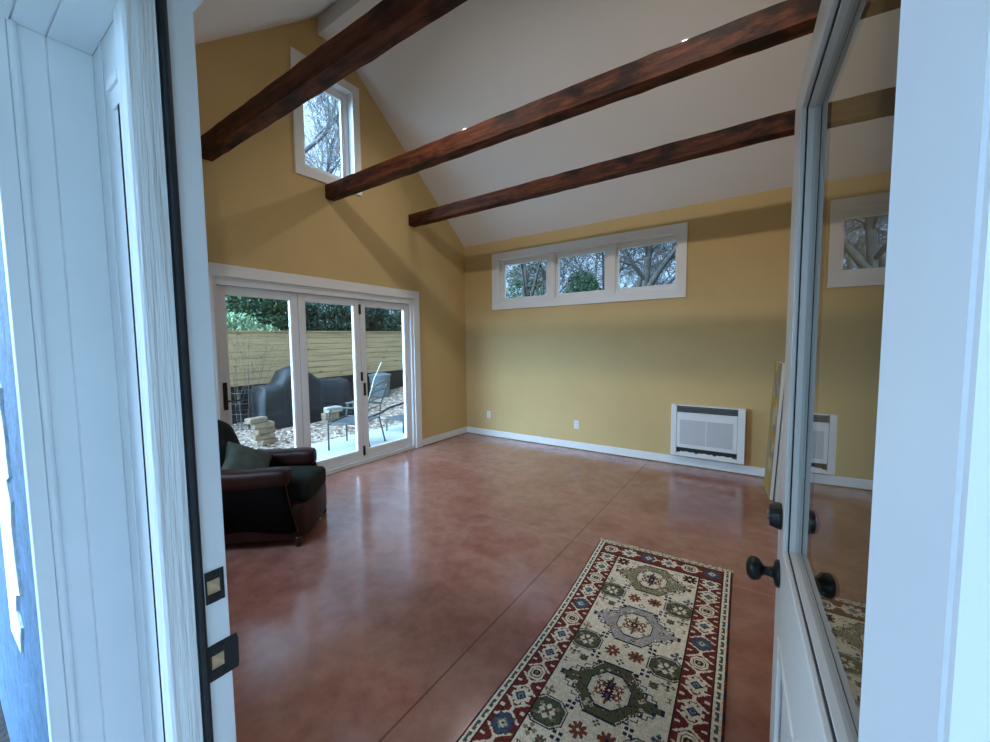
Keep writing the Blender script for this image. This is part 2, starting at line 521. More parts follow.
BY0, BY1, BZ1 = -3.66, -1.175, 2.155      # bifold opening
gable('wall_left', -0.15, 0.0, [(BY0, BY1, -0.02, BZ1), (-2.74, -2.085, 3.395, 4.475)], MT['wall'])
gable('wall_right', RX, RX + 0.15, [], MT['wall'])


def flat_wall(name, x0, x1, y0, y1, holes, ztop, mat):
    xs = sorted({x0, x1} | {h[0] for h in holes} | {h[1] for h in holes})
    mb = MB()
    for a, b in zip(xs[:-1], xs[1:]):
        z = -0.15
        for h in sorted(holes, key=lambda q: q[2]):
            if h[0] <= a + 1e-6 and h[1] >= b - 1e-6:
                if h[2] > z: mb.box((a, y0, z), (b, y1, h[2]))
                z = h[3]
        mb.box((a, y0, z), (b, y1, ztop))
    return struct(mb.build(name, mat))


flat_wall('wall_back', 0.0, RX, 0.0, 0.15, [(0.66, 3.275, 2.13, 2.795)], EAVE + 0.02, MT['wall'])
flat_wall('wall_near', 0.0, RX, NY - 0.085, NY, [(3.27, 4.206, -0.15, 2.105), (0.30, 1.92, 1.05, 2.28)], EAVE + 0.02, MT['wall'])

# sloped ceiling
mb = MB()
t = 0.16
mb.prism([(0.15, EAVE - SL * 0.15), (RIDGE_Y, RIDGE_Z), (RIDGE_Y, RIDGE_Z + t), (0.15, EAVE - SL * 0.15 + t)], 0, -0.15, RX + 0.15)
mb.prism([(RIDGE_Y, RIDGE_Z), (NY - 0.09, EAVE - SL * 0.09), (NY - 0.09, EAVE - SL * 0.09 + t), (RIDGE_Y, RIDGE_Z + t)], 0, -0.15, RX + 0.15)
struct(mb.build('ceiling', MT['ceil']))
# white boxed ridge beam
struct(MB().box((0.0, -2.505, 4.875), (RX, -2.375, RIDGE_Z + 0.02)).build('trim_1', MT['ceil'], bevel=0.004))

# baseboards, held 9 mm above the slab
BB = 0.104
struct(MB().box((0.015, -0.016, 0.009), (RX, 0.0, BB)).build('baseboard_back', MT['white'], bevel=0.003))
mb = MB(); mb.box((0.0, -1.085, 0.009), (0.016, 0.0, BB)); mb.box((0.0, NY, 0.009), (0.016, BY0 - 0.1, BB))
struct(mb.build('baseboard_left', MT['white'], bevel=0.003))
struct(MB().box((RX - 0.016, NY, 0.009), (RX, -0.016, BB)).build('baseboard_right', MT['white'], bevel=0.003))
struct(MB().box((0.016, NY, 0.009), (3.12, NY + 0.016, BB)).build('baseboard_near', MT['white'], bevel=0.003))

# ------------------------------------------------------------------ windows


def frame4(mb, axis, d0, d1, a0, a1, z0, z1, w):
    """four bars round the rectangle (a0..a1, z0..z1) lying inside it; axis 0 = yz plane, 1 = xz plane"""
    def bx(p0, p1, q0, q1):
        if axis == 0: mb.box((d0, p0, q0), (d1, p1, q1))
        else: mb.box((p0, d0, q0), (p1, d1, q1))
    bx(a0, a0 + w, z0, z1); bx(a1 - w, a1, z0, z1)
    bx(a0 + w, a1 - w, z0, z0 + w); bx(a0 + w, a1 - w, z1 - w, z1)


def pane(name, axis, d, a0, a1, z0, z1, parent, mat='glass', th=0.006):
    mb = MB()
    if axis == 0: mb.box((d - th / 2, a0, z0), (d + th / 2, a1, z1))
    else: mb.box((a0, d - th / 2, z0), (a1, d + th / 2, z1))
    return mb.build(name, MT[mat], parent)


# window_1: three-lite clerestory in the back wall
w1 = empty('window_1', (1.95, 0.07, 2.13), kind='structure')
off = w1.location


def loc_build(mb, name, mat, parent, **k):
    o = mb.build(name, mat, parent, **k)
    o.matrix_parent_inverse = Matrix.Translation(-Vector(parent.location))
    return o


mb = MB(); frame4(mb, 1, -0.02, 0.002, 0.557, 3.340, 2.028, 2.893, 0.102)
loc_build(mb, 'casing', MT['white'], w1, bevel=0.003)
mb = MB(); frame4(mb, 1, 0.002, 0.15, 0.645, 3.29, 2.115, 2.812, 0.02)
frame4(mb, 1, 0.055, 0.12, 0.66, 3.272, 2.13, 2.797, 0.045)
for c in (1.558, 2.425):
    mb.box((c - 0.055, 0.03, 2.14), (c + 0.055, 0.125, 2.79))
for a0, a1 in ((0.70, 1.503), (1.613, 2.37), (2.47, 3.245)):
    frame4(mb, 1, 0.07, 0.11, a0, a1, 2.165, 2.757, 0.042)
loc_build(mb, 'sash_frame', MT['white'], w1, bevel=0.002)
for a0, a1 in ((0.735, 1.47), (1.65, 2.335), (2.50, 3.215)):
    o = pane('pane', 1, 0.09, a0, a1, 2.195, 2.725, w1)
    o.matrix_parent_inverse = Matrix.Translation(-Vector(w1.location))

# window_2: tall gable window
w2 = empty('window_2', (-0.07, -2.41, 3.39), kind='structure')
mb = MB(); frame4(mb, 0, -0.002, 0.02, -2.826, -2.0, 3.308, 4.56, 0.095)
loc_build(mb, 'casing', MT['white'], w2, bevel=0.003)
mb = MB(); frame4(mb, 0, -0.15, -0.002, -2.755, -2.07, 3.38, 4.49, 0.02)
frame4(mb, 0, -0.14, -0.085, -2.735, -2.09, 3.40, 4.47, 0.05)
frame4(mb, 0, -0.125, -0.095, -2.69, -2.135, 3.445, 4.425, 0.045)
loc_build(mb, 'sash_frame', MT['white'], w2, bevel=0.002)
o = pane('pane', 0, -0.11, -2.65, -2.175, 3.485, 4.385, w2); o.matrix_parent_inverse = Matrix.Translation(-Vector(w2.location))

# unseen window added beside the entrance, behind the viewer, to bring daylight in
for k, (nm, ax, d0, d1, a0, a1, z0, z1) in enumerate((('added_window_3', 1, NY - 0.085, NY, 0.30, 1.92, 1.05, 2.28),)):
    mid = (d0 + d1) / 2
    w = empty(nm, (mid, (a0 + a1) / 2, z0) if ax == 0 else ((a0 + a1) / 2, mid, z0), kind='structure')
    mb = MB(); frame4(mb, ax, d0, d1, a0, a1, z0, z1, 0.05)
    if ax == 0: mb.box((mid - 0.02, (a0 + a1) / 2 - 0.03, z0), (mid + 0.02, (a0 + a1) / 2 + 0.03, z1))
    else: mb.box(((a0 + a1) / 2 - 0.03, mid - 0.02, z0), ((a0 + a1) / 2 + 0.03, mid + 0.02, z1))
    loc_build(mb, 'sash_frame', MT['white'], w, bevel=0.002)
    o = pane('pane', ax, mid, a0 + 0.05, a1 - 0.05, z0 + 0.05, z1 - 0.05, w); o.matrix_parent_inverse = Matrix.Translation(-Vector(w.location))

# ------------------------------------------------------------------ bifold door (door_2)
d2 = empty('door_2', (-0.05, -2.42, 0.0), kind='structure')
INV2 = Matrix.Translation(-Vector(d2.location))


def p2(mb, name, mat, parent=d2, **k):
    o = mb.build(name, mat, parent, **k)
    if parent is d2: o.matrix_parent_inverse = INV2
    return o


mb = MB()
mb.box((-0.002, BY0 - 0.095, 0.0), (0.02, BY0 + 0.015, 2.25)); mb.box((-0.002, BY1 - 0.015, 0.0), (0.02, BY1 + 0.098, 2.25))
mb.box((-0.002, BY0 + 0.015, BZ1 - 0.015), (0.02, BY1 - 0.015, 2.25))
p2(mb, 'casing', MT['white'], bevel=0.003)
mb = MB()
mb.box((-0.15, BY0, 0.0), (-0.002, BY0 + 0.05, BZ1)); mb.box((-0.15, BY1 - 0.05, 0.0), (-0.002, BY1, BZ1))
mb.box((-0.15, BY0 + 0.05, 2.065), (-0.002, BY1 - 0.05, BZ1)); mb.box((-0.15, BY0 + 0.05, 0.0), (-0.01, BY1 - 0.05, 0.05))
mb.box((-0.012, BY0 + 0.05, 2.115), (0.006, BY1 - 0.05, 2.125))
p2(mb, 'door_frame', MT['frame'], bevel=0.003)
edges = [-3.608, -2.832, -2.048, -1.228]
for i in range(3):
    y0, y1 = edges[i] + 0.003, edges[i + 1] - 0.003
    mb = MB(); frame4(mb, 0, -0.105, -0.045, y0, y1, 0.055, 2.062, 0.0735)
    mb.box((-0.105, y0 + 0.07, 0.12), (-0.045, y1 - 0.07, 0.165))
    fr = p2(mb, 'door_panel', MT['frame'], bevel=0.003)
    mb = MB(); frame4(mb, 0, -0.062, -0.050, y0 + 0.07, y1 - 0.07, 0.162, 1.99, 0.012)
    o = mb.build('glazing_bead', MT['frame'], fr)
    pn = MB(); pn.box((-0.082, y0 + 0.07, 0.16), (-0.076, y1 - 0.07, 1.992))
    pn.build('pane', MT['glass'], fr)
    if i == 0:
        h = MB(); h.box((-0.047, y0 + 0.016, 0.90), (-0.036, y0 + 0.052, 1.16)); h.build('handle_plate', MT['black'], fr, bevel=0.003)
        h = MB(); h.tube([(-0.04, y0 + 0.034, 0.985), (0.005, y0 + 0.034, 0.985)], 0.009); h.tube([(0.005, y0 + 0.030, 0.985), (0.005, y0 + 0.16, 0.985)], 0.009)
        h.build('lever_handle', MT['black'], fr, smooth=False)
        tag(fr.children[-1], 'black lever handle')
    if i == 2:
        for z0, z1 in ((1.88, 2.0), (0.10, 0.22), (1.05, 1.16)):
            h = MB(); h.box((-0.047, y0 - 0.017, z0), (-0.034, y0 + 0.011, z1)); h.tube([(-0.032, y0 - 0.003, z0), (-0.032, y0 - 0.003, z1)], 0.008); h.build('hinge', MT['black'], fr)
        h = MB(); h.box((-0.047, y0 + 0.018, 0.86), (-0.03, y0 + 0.05, 1.02)); h.build('pull_handle', MT['black'], fr, bevel=0.004)
tag(d2, 'white three-panel glass folding door onto the patio', 'door')

# ------------------------------------------------------------------ entry: jambs, brickmould, surround
JL, JR = 3.300, 4.174
mb = MB()
mb.box((3.27, NY - 0.085, 0.0), (JL, NY - 0.002, 2.085))
jl = mb.build('trim_2', MT['extwhite'], bevel=0.002); struct(jl); tag(jl, 'white left door jamb with black strike plates', 'door jamb')
mb = MB(); mb.box((JR, NY - 0.127, 0.0), (4.206, NY, 2.085)); struct(mb.build('trim_3', MT['extwhite'], bevel=0.002))
mb = MB(); mb.box((3.27, NY - 0.095, 2.069), (4.206, NY, 2.115)); struct(mb.build('trim_4', MT['extwhite'], bevel=0.002))
# black weatherstrip with a soft bulb
mb = MB()
mb.box((JL, NY - 0.057, 0.0), (JL + 0.006, NY - 0.041, 2.085)); mb.tube([(JL + 0.006, NY - 0.048, 0.0), (JL + 0.006, NY - 0.048, 2.085)], 0.0065, 10)
mb.box((JL + 0.02, NY - 0.057, 2.079), (JR, NY - 0.041, 2.085))
struct(mb.build('trim_5', MT['rubber']))
# grained brickmould, exterior side
mb = MB()
mb.prism([(3.262, NY - 0.085), (3.262, NY - 0.098), (3.302, NY - 0.098), (3.3065, NY - 0.094), (3.3065, NY - 0.057), (3.27, NY - 0.057), (3.27, NY - 0.085)][::-1], 2, -0.15, 2.14)
struct(mb.build('trim_6', MT['extgrain']))
mb = MB()
mb.prism([(4.25, NY - 0.09), (4.25, NY - 0.15), (4.176, NY - 0.15), (4.168, NY - 0.143), (4.168, NY - 0.139), (4.173, NY - 0.137), (4.173, NY - 0.133), (4.169, NY - 0.131), (4.170, NY - 0.127), (4.206, NY - 0.127), (4.206, NY - 0.09)], 2, -0.15, 2.14)
struct(mb.build('trim_7', MT['extwhite']))
# interior casing of the entry on the room side
mb = MB(); mb.box((3.13, NY, 0.0), (3.225, NY + 0.018, 2.2)); mb.box((4.215, NY, 0.0), (4.31, NY + 0.004, 2.2)); mb.box((3.225, NY, 2.12), (4.215, NY + 0.018, 2.2))
struct(mb.build('trim_8', MT['white'], bevel=0.003))
# strike plates
for zc, y0, y1, h, hole in ((1.062, NY - 0.038, NY - 0.008, 0.030, 0.013), (0.919, NY - 0.040, NY + 0.008, 0.034, 0.013)):
    st = empty('strike_plate', (JL, NY - 0.02, zc), kind='thing', label='small black strike plate on white jamb, upper' if zc > 1 else 'black strike plate with curved lip on white jamb, lower', cat='strike plate')
    mb = MB()
    yy0, yy1 = y0 - st.location.y, y1 - st.location.y
    hy0, hy1 = -0.006 - hole + 0.004, -0.006 + hole - 0.002
    mb.box((0, yy0, -h), (0.003, hy0, h)); mb.box((0, hy1, -h), (0.003, yy1, h)); mb.box((0, hy0, -h), (0.003, hy1, -hole)); mb.box((0, hy0, hole), (0.003, hy1, h))
    if zc < 1:
        mb.tube([(0.001, yy1 - 0.001, -h * .8), (0.001, yy1 - 0.001, h * .8)], 0.003, 8)
    mb.build('plate', MT['black'], st, bevel=0.001)
    mb = MB(); mb.box((0.0, hy0, -hole), (0.0012, hy1, hole)); mb.build('mortise', MT['woodraw'], st)
    for s in (-1, 1):
        mb = MB(); mb.lathe([(0.0, 0), (0.0042, 0), (0.0030, 0.0016), (0, 0.0016)], 10, (0.003, (yy0 + yy1) / 2 + 0.002, s * (h - 0.008)), Matrix.Rotation(math.pi / 2, 3, 'Y')); mb.build('screw', MT['black'], st)

# boxed door surround outside (two-board reveal) and its head
SX, HZ = 3.10, 2.027
mb = MB()
mb.box((SX - 0.02, -5.0215, -0.15), (SX, -4.966, HZ)); mb.box((SX - 0.02, -5.062, -0.15), (SX - 0.0005, -5.0228, HZ)); mb.box((SX - 0.02, -5.06, -0.15), (SX - 0.0025, -4.97, HZ))
mb.box((SX - 0.028, -5.088, -0.15), (SX + 0.004, -5.066, HZ))
mb.tube([(SX + 0.001, -5.060, -0.15), (SX + 0.001, -5.060, HZ)], 0.006, 10)
struct(mb.build('trim_9', MT['extwhite'], bevel=0.0015))
mb = MB()
mb.box((SX - 0.05, -5.0212, HZ), (4.4, -4.966, HZ + 0.035)); mb.box((SX - 0.05, -5.0605, HZ), (4.4, -5.0230, HZ + 0.035)); mb.box((SX - 0.05, -5.07, HZ + 0.003), (4.4, -4.97, HZ + 0.033)); mb.box((SX - 0.05, -5.088, HZ - 0.002), (4.4, -5.063, HZ + 0.035))
struct(mb.build('trim_10', MT['extwhite'], bevel=0.0015))
struct(MB().box((SX - 0.02, -4.966, -0.15), (3.262, -4.960, HZ)).build('trim_11', MT['extwhite']))
mb = MB(); mb.box((3.150, -4.9685, -0.15), (3.158, -4.966, HZ)); mb.prism([(3.205, 1.925), (3.260, 1.925), (3.260, 1.94), (3.198, 1.94)], 1, -4.974, -4.966)
mb.box((3.21, -4.970, 1.895), (3.260, -4.966, 1.925))
struct(mb.build('trim_12', MT['extwhite'], bevel=0.001))
struct(MB().box((3.235, -4.969, -0.15), (3.2615, -4.966, 1.895)).build('trim_13', MT['darkgap']))
# blue painted outside wall left of the surround, with a flaking white strip
struct(MB().box((1.95, -5.058, -0.25), (SX - 0.03, NY - 0.085, 3.0)).box((-0.15, -5.058, -0.25), (1.95, NY - 0.085, 1.03)).build('wall_outside', MT['bluewall']))
mb = MB()
rag = []
rr_ = random.Random(3)
zz = 0.62
rag = [(2.15, 0.60)]
while zz < 1.42:
    rag.append((2.40 + 0.10 * (zz - 0.6) + rr_.uniform(-0.06, 0.06), zz)); zz += rr_.uniform(0.02, 0.07)
rag += [(2.30, 1.44), (2.15, 1.44)]
mb.prism(rag, 1, -5.064, -5.0575)
flake = MB(); flake = mb.build('paint_patch', plain('flaking_white_paint', (0.66, 0.72, 0.78), 0.8, var=0.2, vscale=25, bumps=0.6, bscale=40))
tag(flake, 'ragged patch of flaking white paint on the blue outside wall', 'paint patch', kind='structure')

# ------------------------------------------------------------------ entry door (door_1), hinged at the right jamb, swung inwards
SLOPE = -0.050
ang = math.atan2(1.0, SLOPE)
d1 = empty('door_1', (4.2095, NY + 0.004, 0.0), ang, kind='structure')
tag(d1, 'white half-glass entry door swung open on the right', 'door')
DW, DT = 0.90, 0.044            # local x = hinge -> latch, local +y = outside face (towards -x in the room)
GB, GT, GL, GR = 1.015, 1.995, 0.085, DW - 0.128     # glass opening
mb = MB()
mb.box((0, -DT, 0.012), (GL, 0, 2.062)); mb.box((GR, -DT, 0.012), (DW, 0, 2.062))
mb.box((GL, -DT, GT), (GR, 0, 2.062)); mb.box((GL, -DT, 0.80), (GR, 0, GB)); mb.box((GL, -DT, 0.012), (GR, 0, 0.24))
mb.box((GL, -DT + 0.010, 0.24), (GR, -0.010, 0.80)); mb.box((DW / 2 - 0.05, -DT, 0.24), (DW / 2 + 0.05, 0, 0.80))
mb.build('door_leaf', MT['door'], d1, bevel=0.002)
mb = MB()
for a0, a1 in ((GL, DW / 2 - 0.05), (DW / 2 + 0.05, GR)):
    for s in (0.0, -DT):
        frame4(mb, 1, s - 0.006, s + 0.004, a0 - 0.012, a1 + 0.012, 0.228, 0.812, 0.02)
    mb.box((a0 + 0.05, -0.010, 0.30), (a1 - 0.05, -0.004, 0.74))
mb.build('panel_moulding', MT['door'], d1, bevel=0.003)
mb = MB()
for s, e in ((-0.007, 0.0025), (-DT - 0.0025, -DT + 0.006)):
    frame4(mb, 1, s, e, GL - 0.002, GR + 0.002, GB - 0.002, GT + 0.002, 0.018)
mb.build('glass_moulding', MT['door'], d1, bevel=0.002)
mb = MB(); frame4(mb, 1, -0.0092, -0.0065, GL + 0.002, GR - 0.002, GB + 0.002, GT - 0.002, 0.0165); mb.build('glazing_gasket', MT['rubber'], d1)
mb = MB(); frame4(mb, 1, -DT + 0.004, -0.0088, GL + 0.002, GR - 0.002, GB + 0.002, GT - 0.002, 0.021); mb.build('glass_stop', MT['door'], d1)
mb = MB(); mb.box((GL + 0.02, -0.024, GB + 0.02), (GR - 0.02, -0.019, GT - 0.02)); mb.build('pane', MT['doorglass'], d1)


def knob_parts(z, s):
    """doorknob on the side s (+1 outside, -1 inside) of the door at local height z"""
    xk = DW - 0.062
    y0 = 0.0 if s > 0 else -DT
    R = Matrix.Rotation(-math.pi / 2 * s, 3, 'X')
    mb = MB()
    mb.lathe([(0.0, 0), (0.032, 0.0), (0.032, 0.004), (0.028, 0.009), (0.014, 0.012), (0.011, 0.020), (0.011, 0.030), (0.016, 0.034), (0.025, 0.040), (0.0285, 0.049), (0.0275, 0.058), (0.020, 0.065), (0.008, 0.068), (0, 0.068)], 28, (xk, y0, z), R)
    k = mb.build('doorknob', MT['black'], d1, smooth=True)
    tag(k, 'black round doorknob')
    mb = MB()
    mb.lathe([(0, 0), (0.031, 0.0), (0.031, 0.006), (0.026, 0.022), (0.024, 0.024), (0, 0.024)], 28, (xk, y0, z + 0.143), R)
    b = mb.build('deadbolt', MT['black'], d1, smooth=False, bevel=0.001)
    mb = MB(); mb.lathe([(0, 0), (0.011, 0), (0.011, 0.004), (0, 0.004)], 16, (xk, y0 + s * 0.024, z + 0.143), R); mb.build('keyway', plain('steel_cylinder', (0.25, 0.25, 0.26), 0.3, 0.9), b)


knob_parts(0.936, 1); knob_parts(0.936, -1)
mb = MB(); mb.box((DW - 0.001, -DT / 2 - 0.0125, 0.905), (DW + 0.0015, -DT / 2 + 0.0125, 0.975)); mb.box((DW, -DT / 2 - 0.008, 0.927), (DW + 0.013, -DT / 2 + 0.006, 0.947)); mb.build('latch', MT['black'], d1)
mb = MB()
for z in (0.22, 1.03, 1.84):
    mb.tube([(-0.004, -DT - 0.003, z - 0.05), (-0.004, -DT - 0.003, z + 0.05)], 0.006)
mb.build('hinge', MT['black'], d1)

# ------------------------------------------------------------------ ceiling beams and recessed lights
BEAMS = [(-3.700, 'nearest of the three dark reclaimed beams, above the armchair side'), (-2.487, 'middle dark reclaimed wood beam, ending under the gable window'), (-1.228, 'dark reclaimed wood beam farthest in, nearest the three-pane window')]
for i, (y, lab) in enumerate(BEAMS):
    nseg = 40
    V = []; F = []
    r_ = random.Random(20 + i)
    for k in range(nseg + 1):
        x = RX * k / nseg
        def j(): return r_.uniform(-0.0025, 0.0025) if 0 < k < nseg else 0
        V += [(x, y + j(), 3.143 + j()), (x, y + 0.116 + j(), 3.143 + j()), (x, y + 0.116 + j(), 3.291 + j()), (x, y + j(), 3.291 + j())]
    for k in range(nseg):
        a, b = k * 4, k * 4 + 4
        for e in range(4):
            F.append((a + e, b + e, b + (e + 1) % 4, a + (e + 1) % 4))
    F.append((0, 1, 2, 3)); F.append(tuple(nseg * 4 + q for q in (3, 2, 1, 0)))
    mb = MB(); mb.add([(p[0], p[1] - y, p[2] - 3.143) for p in V], F)
    o = mb.build('ceiling_beam', MT['beam'], loc=(0, y, 3.143), bevel=0.003)
    tag(o, lab, 'beam', 'dark reclaimed ceiling beams', 'thing')

em = bpy.data.materials.new('lit_lens'); em.use_nodes = True
em.node_tree.nodes.clear()
eo = em.node_tree.nodes.new('ShaderNodeOutputMaterial'); ee = em.node_tree.nodes.new('ShaderNodeEmission')
ee.inputs[0].default_value = (1, 0.93, 0.82, 1); ee.inputs[1].default_value = 6.0
em.node_tree.links.new(ee.outputs[0], eo.inputs[0])


def downlight(x, y, label, group):
    sgn = 1 if y < RIDGE_Y else -1
    n_ = Vector((0, SL * sgn, -1)).normalized()
    u = empty('recessed_light', (x, y, roof_z(y)), label=label, cat='light', group=group, kind='thing')
    u.rotation_euler = n_.to_track_quat('Z', 'Y').to_euler()
    mb = MB(); mb.lathe([(0.060, -0.004), (0.078, -0.002), (0.078, 0.005), (0.062, 0.007), (0.056, 0.002)], 28); mb.build('trim_ring', MT['plastic'], u)
    mb = MB(); mb.lathe([(0, 0.001), (0.057, 0.001), (0.057, 0.003), (0, 0.003)], 28); mb.build('lens', em, u)
    d = bpy.data.lights.new('recessed_lamp', 'AREA'); d.shape = 'DISK'; d.size = 0.11; d.energy = DOWNLIGHT_W * (1.25 if y < RIDGE_Y else 0.42); d.color = DOWNLIGHT_RGB; d.spread = math.radians(140)
    l = bpy.data.objects.new('recessed_lamp', d); COL.objects.link(l); l.parent = u
    l.location = (0, 0, 0.01); l.rotation_euler = (math.pi, 0, 0)


for x, la, lb in ((1.02, 'recessed light in the back slope, peeping over the middle beam near the gable end', 'recessed light in the entrance-side slope nearest the gable wall'),
                  (3.47, 'recessed light in the back slope, peeping over the middle beam nearer the door', 'recessed light in the entrance-side slope nearest the entry door')):
    downlight(x, -1.205, la, 'recessed lights in the back ceiling slope')
    downlight(x + (0.9 if x < 2 else 0.2), -3.64, lb, 'recessed lights in the entrance-side ceiling slope')

# ------------------------------------------------------------------ wall outlets, floor console heat pump
for x, lab in ((0.457, 'white wall outlet close to the room corner'), (1.970, 'white wall outlet midway between the corner and the heat pump')):
    ot = empty('wall_outlet', (x, 0, 0.35), label=lab, cat='outlet', group='white outlets low on the yellow back wall', kind='thing')
    MB().box((-0.035, -0.006, -0.058), (0.035, 0, 0.058)).build('cover_plate', MT['plastic'], ot, bevel=0.002)
    for s in (-1, 1):
        MB().rbox((-0.016, -0.009, s * 0.022 - 0.014), (0.016, -0.004, s * 0.022 + 0.014), 0.002, 4).build('socket', plain('socket_face', (0.62, 0.63, 0.64), 0.4), ot)

hp = empty('heat_pump', (3.602, 0, 0.137), label='white floor-console heat pump mounted low on the back wall', cat='heat pump')
HW, HH, HD = 0.379, 0.614, 0.105
mb = MB()
mb.box((-HW, -HD, 0), (-HW + 0.062, -0.001, HH)); mb.box((HW - 0.072, -HD, 0), (HW, -0.001, HH))
mb.box((-HW + 0.062, -0.045, 0.0), (HW - 0.072, -0.001, HH)); mb.box((-HW + 0.062, -HD, 0.0), (HW - 0.072, -0.04, 0.040)); mb.box((-HW + 0.062, -HD + 0.006, HH - 0.012), (HW - 0.072, -0.04, HH))
mb.build('body', MT['plastic'], hp, bevel=0.008)
xa, xb = -HW + 0.064, HW - 0.074
fp = MB().box((xa, -HD + 0.002, 0.105), (xb, -0.05, 0.528)).build('front_panel', MT['plastic'], hp, bevel=0.004)


def perforated():
    m, nt, b = new_mat('perforated_grille')
    tc = nt.nodes.new('ShaderNodeTexCoord'); sp = nt.nodes.new('ShaderNodeSeparateXYZ'); nt.links.new(tc.outputs['Object'], sp.inputs[0])
    w = nt.nodes.new('ShaderNodeTexWave'); w.bands_direction = 'Z'; w.inputs['Scale'].default_value = 38
    nt.links.new(tc.outputs['Object'], w.inputs[0])
    nt.links.new(ramp(nt, w.outputs['Fac'], [(0.25, (0.42, 0.43, 0.45)), (0.7, (0.66, 0.67, 0.69))]), b.inputs['Base Color'])
    b.inputs['Roughness'].default_value = 0.5
    return m


PG = perforated()
xm = (xa + xb) / 2
for a0, a1 in ((xa + 0.035, xm - 0.006), (xm + 0.006, xb - 0.045)):
    MB().box((a0, -HD - 0.002, 0.15), (a1, -HD + 0.004, 0.44)).build('grille', PG, fp)
MB().box((xa, -0.075, 0.528), (xb, -0.046, HH - 0.012)).build('air_outlet', MT['grey_slot'], hp)
for k in range(3):
    mb = MB(); z = 0.545 + k * 0.022
    mb.obox(((xa + xb) / 2, -0.088, z), ((xb - xa) / 2, 0.012, 0.003), Matrix.Rotation(math.radians(25), 3, 'X')); mb.build('louver', plain('grey_louver', (0.16, 0.17, 0.18), 0.5), hp)
MB().box((xa, -0.07, 0.041), (xb, -0.046, 0.104)).build('lower_intake', MT['grey_slot'], hp)
for k in range(3):
    x = xa + 0.12 + k * (xb - xa - 0.24) / 2
    MB().prism([(x - 0.085, 0.040), (x + 0.085, 0.040), (x + 0.07, 0.058), (x + 0.03, 0.052), (x - 0.01, 0.060), (x - 0.05, 0.053), (x - 0.075, 0.058)], 1, -0.1, -0.088).build('intake_tab', MT['plastic'], hp)

# ------------------------------------------------------------------ framed canvases leaning on the right wall


def collage_material():
    m, nt, b = new_mat('yellow_grey_pattern')
    vo = nt.nodes.new('ShaderNodeTexVoronoi'); vo.inputs['Scale'].default_value = 8.5
    tc = nt.nodes.new('ShaderNodeTexCoord'); nt.links.new(tc.outputs['Object'], vo.inputs['Vector'])
    sp = nt.nodes.new('ShaderNodeSeparateColor'); nt.links.new(vo.outputs['Color'], sp.inputs[0])
    c = ramp(nt, sp.outputs[0], [(0.0, (0.38, 0.235, 0.04)), (0.30, (0.36, 0.29, 0.17)), (0.45, (0.20, 0.19, 0.17)), (0.68, (0.40, 0.25, 0.05)), (0.88, (0.42, 0.36, 0.23))])
    for e in c.node.color_ramp.elements: pass
    c.node.color_ramp.interpolation = 'CONSTANT'
    nt.links.new(c, b.inputs['Base Color']); b.inputs['Roughness'].default_value = 0.8
    return m


for k, (xb_, lean, hgt, wid, y0, lab, patt) in enumerate((
        (4.206, 0.058, 1.29, 0.40, -0.735, 'canvas with yellow and grey patches, in front of the leaning stack', True),
        (4.252, 0.050, 1.24, 0.44, -0.760, 'plain white-edged canvas in the middle of the leaning stack', False),
        (4.300, 0.038, 1.20, 0.46, -0.700, 'plain canvas resting against the right wall behind the others', False))):
    cv = empty('canvas', (xb_, y0, 0.0), math.radians(6.4), label=lab, cat='canvas', group='canvases leaning on the right wall', kind='thing')
    th = math.atan2(lean, hgt)
    Rm = Matrix.Rotation(th, 3, 'Y')
    mb = MB(); c0 = Rm @ Vector((0.016, 0, hgt / 2)); mb.obox((c0.x, wid / 2, c0.z + 0.004), (0.013, wid / 2, hgt / 2), Rm); mb.build('stretcher_frame', MT['tan_edge'], cv)
    mb = MB(); c0 = Rm @ Vector((0.0015, 0, hgt / 2)); mb.obox((c0.x, wid / 2, c0.z + 0.004), (0.0014, wid / 2, hgt / 2), Rm)
    mb.build('painted_face', collage_material() if patt else MT['tan_edge'], cv)

# ------------------------------------------------------------------ armchair
AC = empty('armchair', (0.815, -3.665, 0.0), math.radians(-49.7), label='dark leather armchair with velvet seat beside the folding glass door', cat='armchair')
mb = MB()


def base_def(p):
    t = (p.y + 0.40) / 0.80
    q = p.copy()
    q.x *= 0.92 + 0.10 * math.sin(math.pi * min(1, max(0, t)))
    if p.y > 0.2: q.y += 0.045 * (1 - (p.x / 0.34) ** 2) * (p.y - 0.2) / 0.2
    return q


mb.rbox((-0.335, -0.40, 0.055), (0.335, 0.385, 0.315), 0.04, 14, base_def); mb.build('seat_base', MT['leather_brown'], AC, smooth=True)


def cush(p):
    q = p.copy()
    if p.z > 0.4: q.z += 0.045 * max(0, 1 - (p.x / 0.24) ** 2) * max(0, 1 - ((p.y - 0.1) / 0.40) ** 2)
    return q


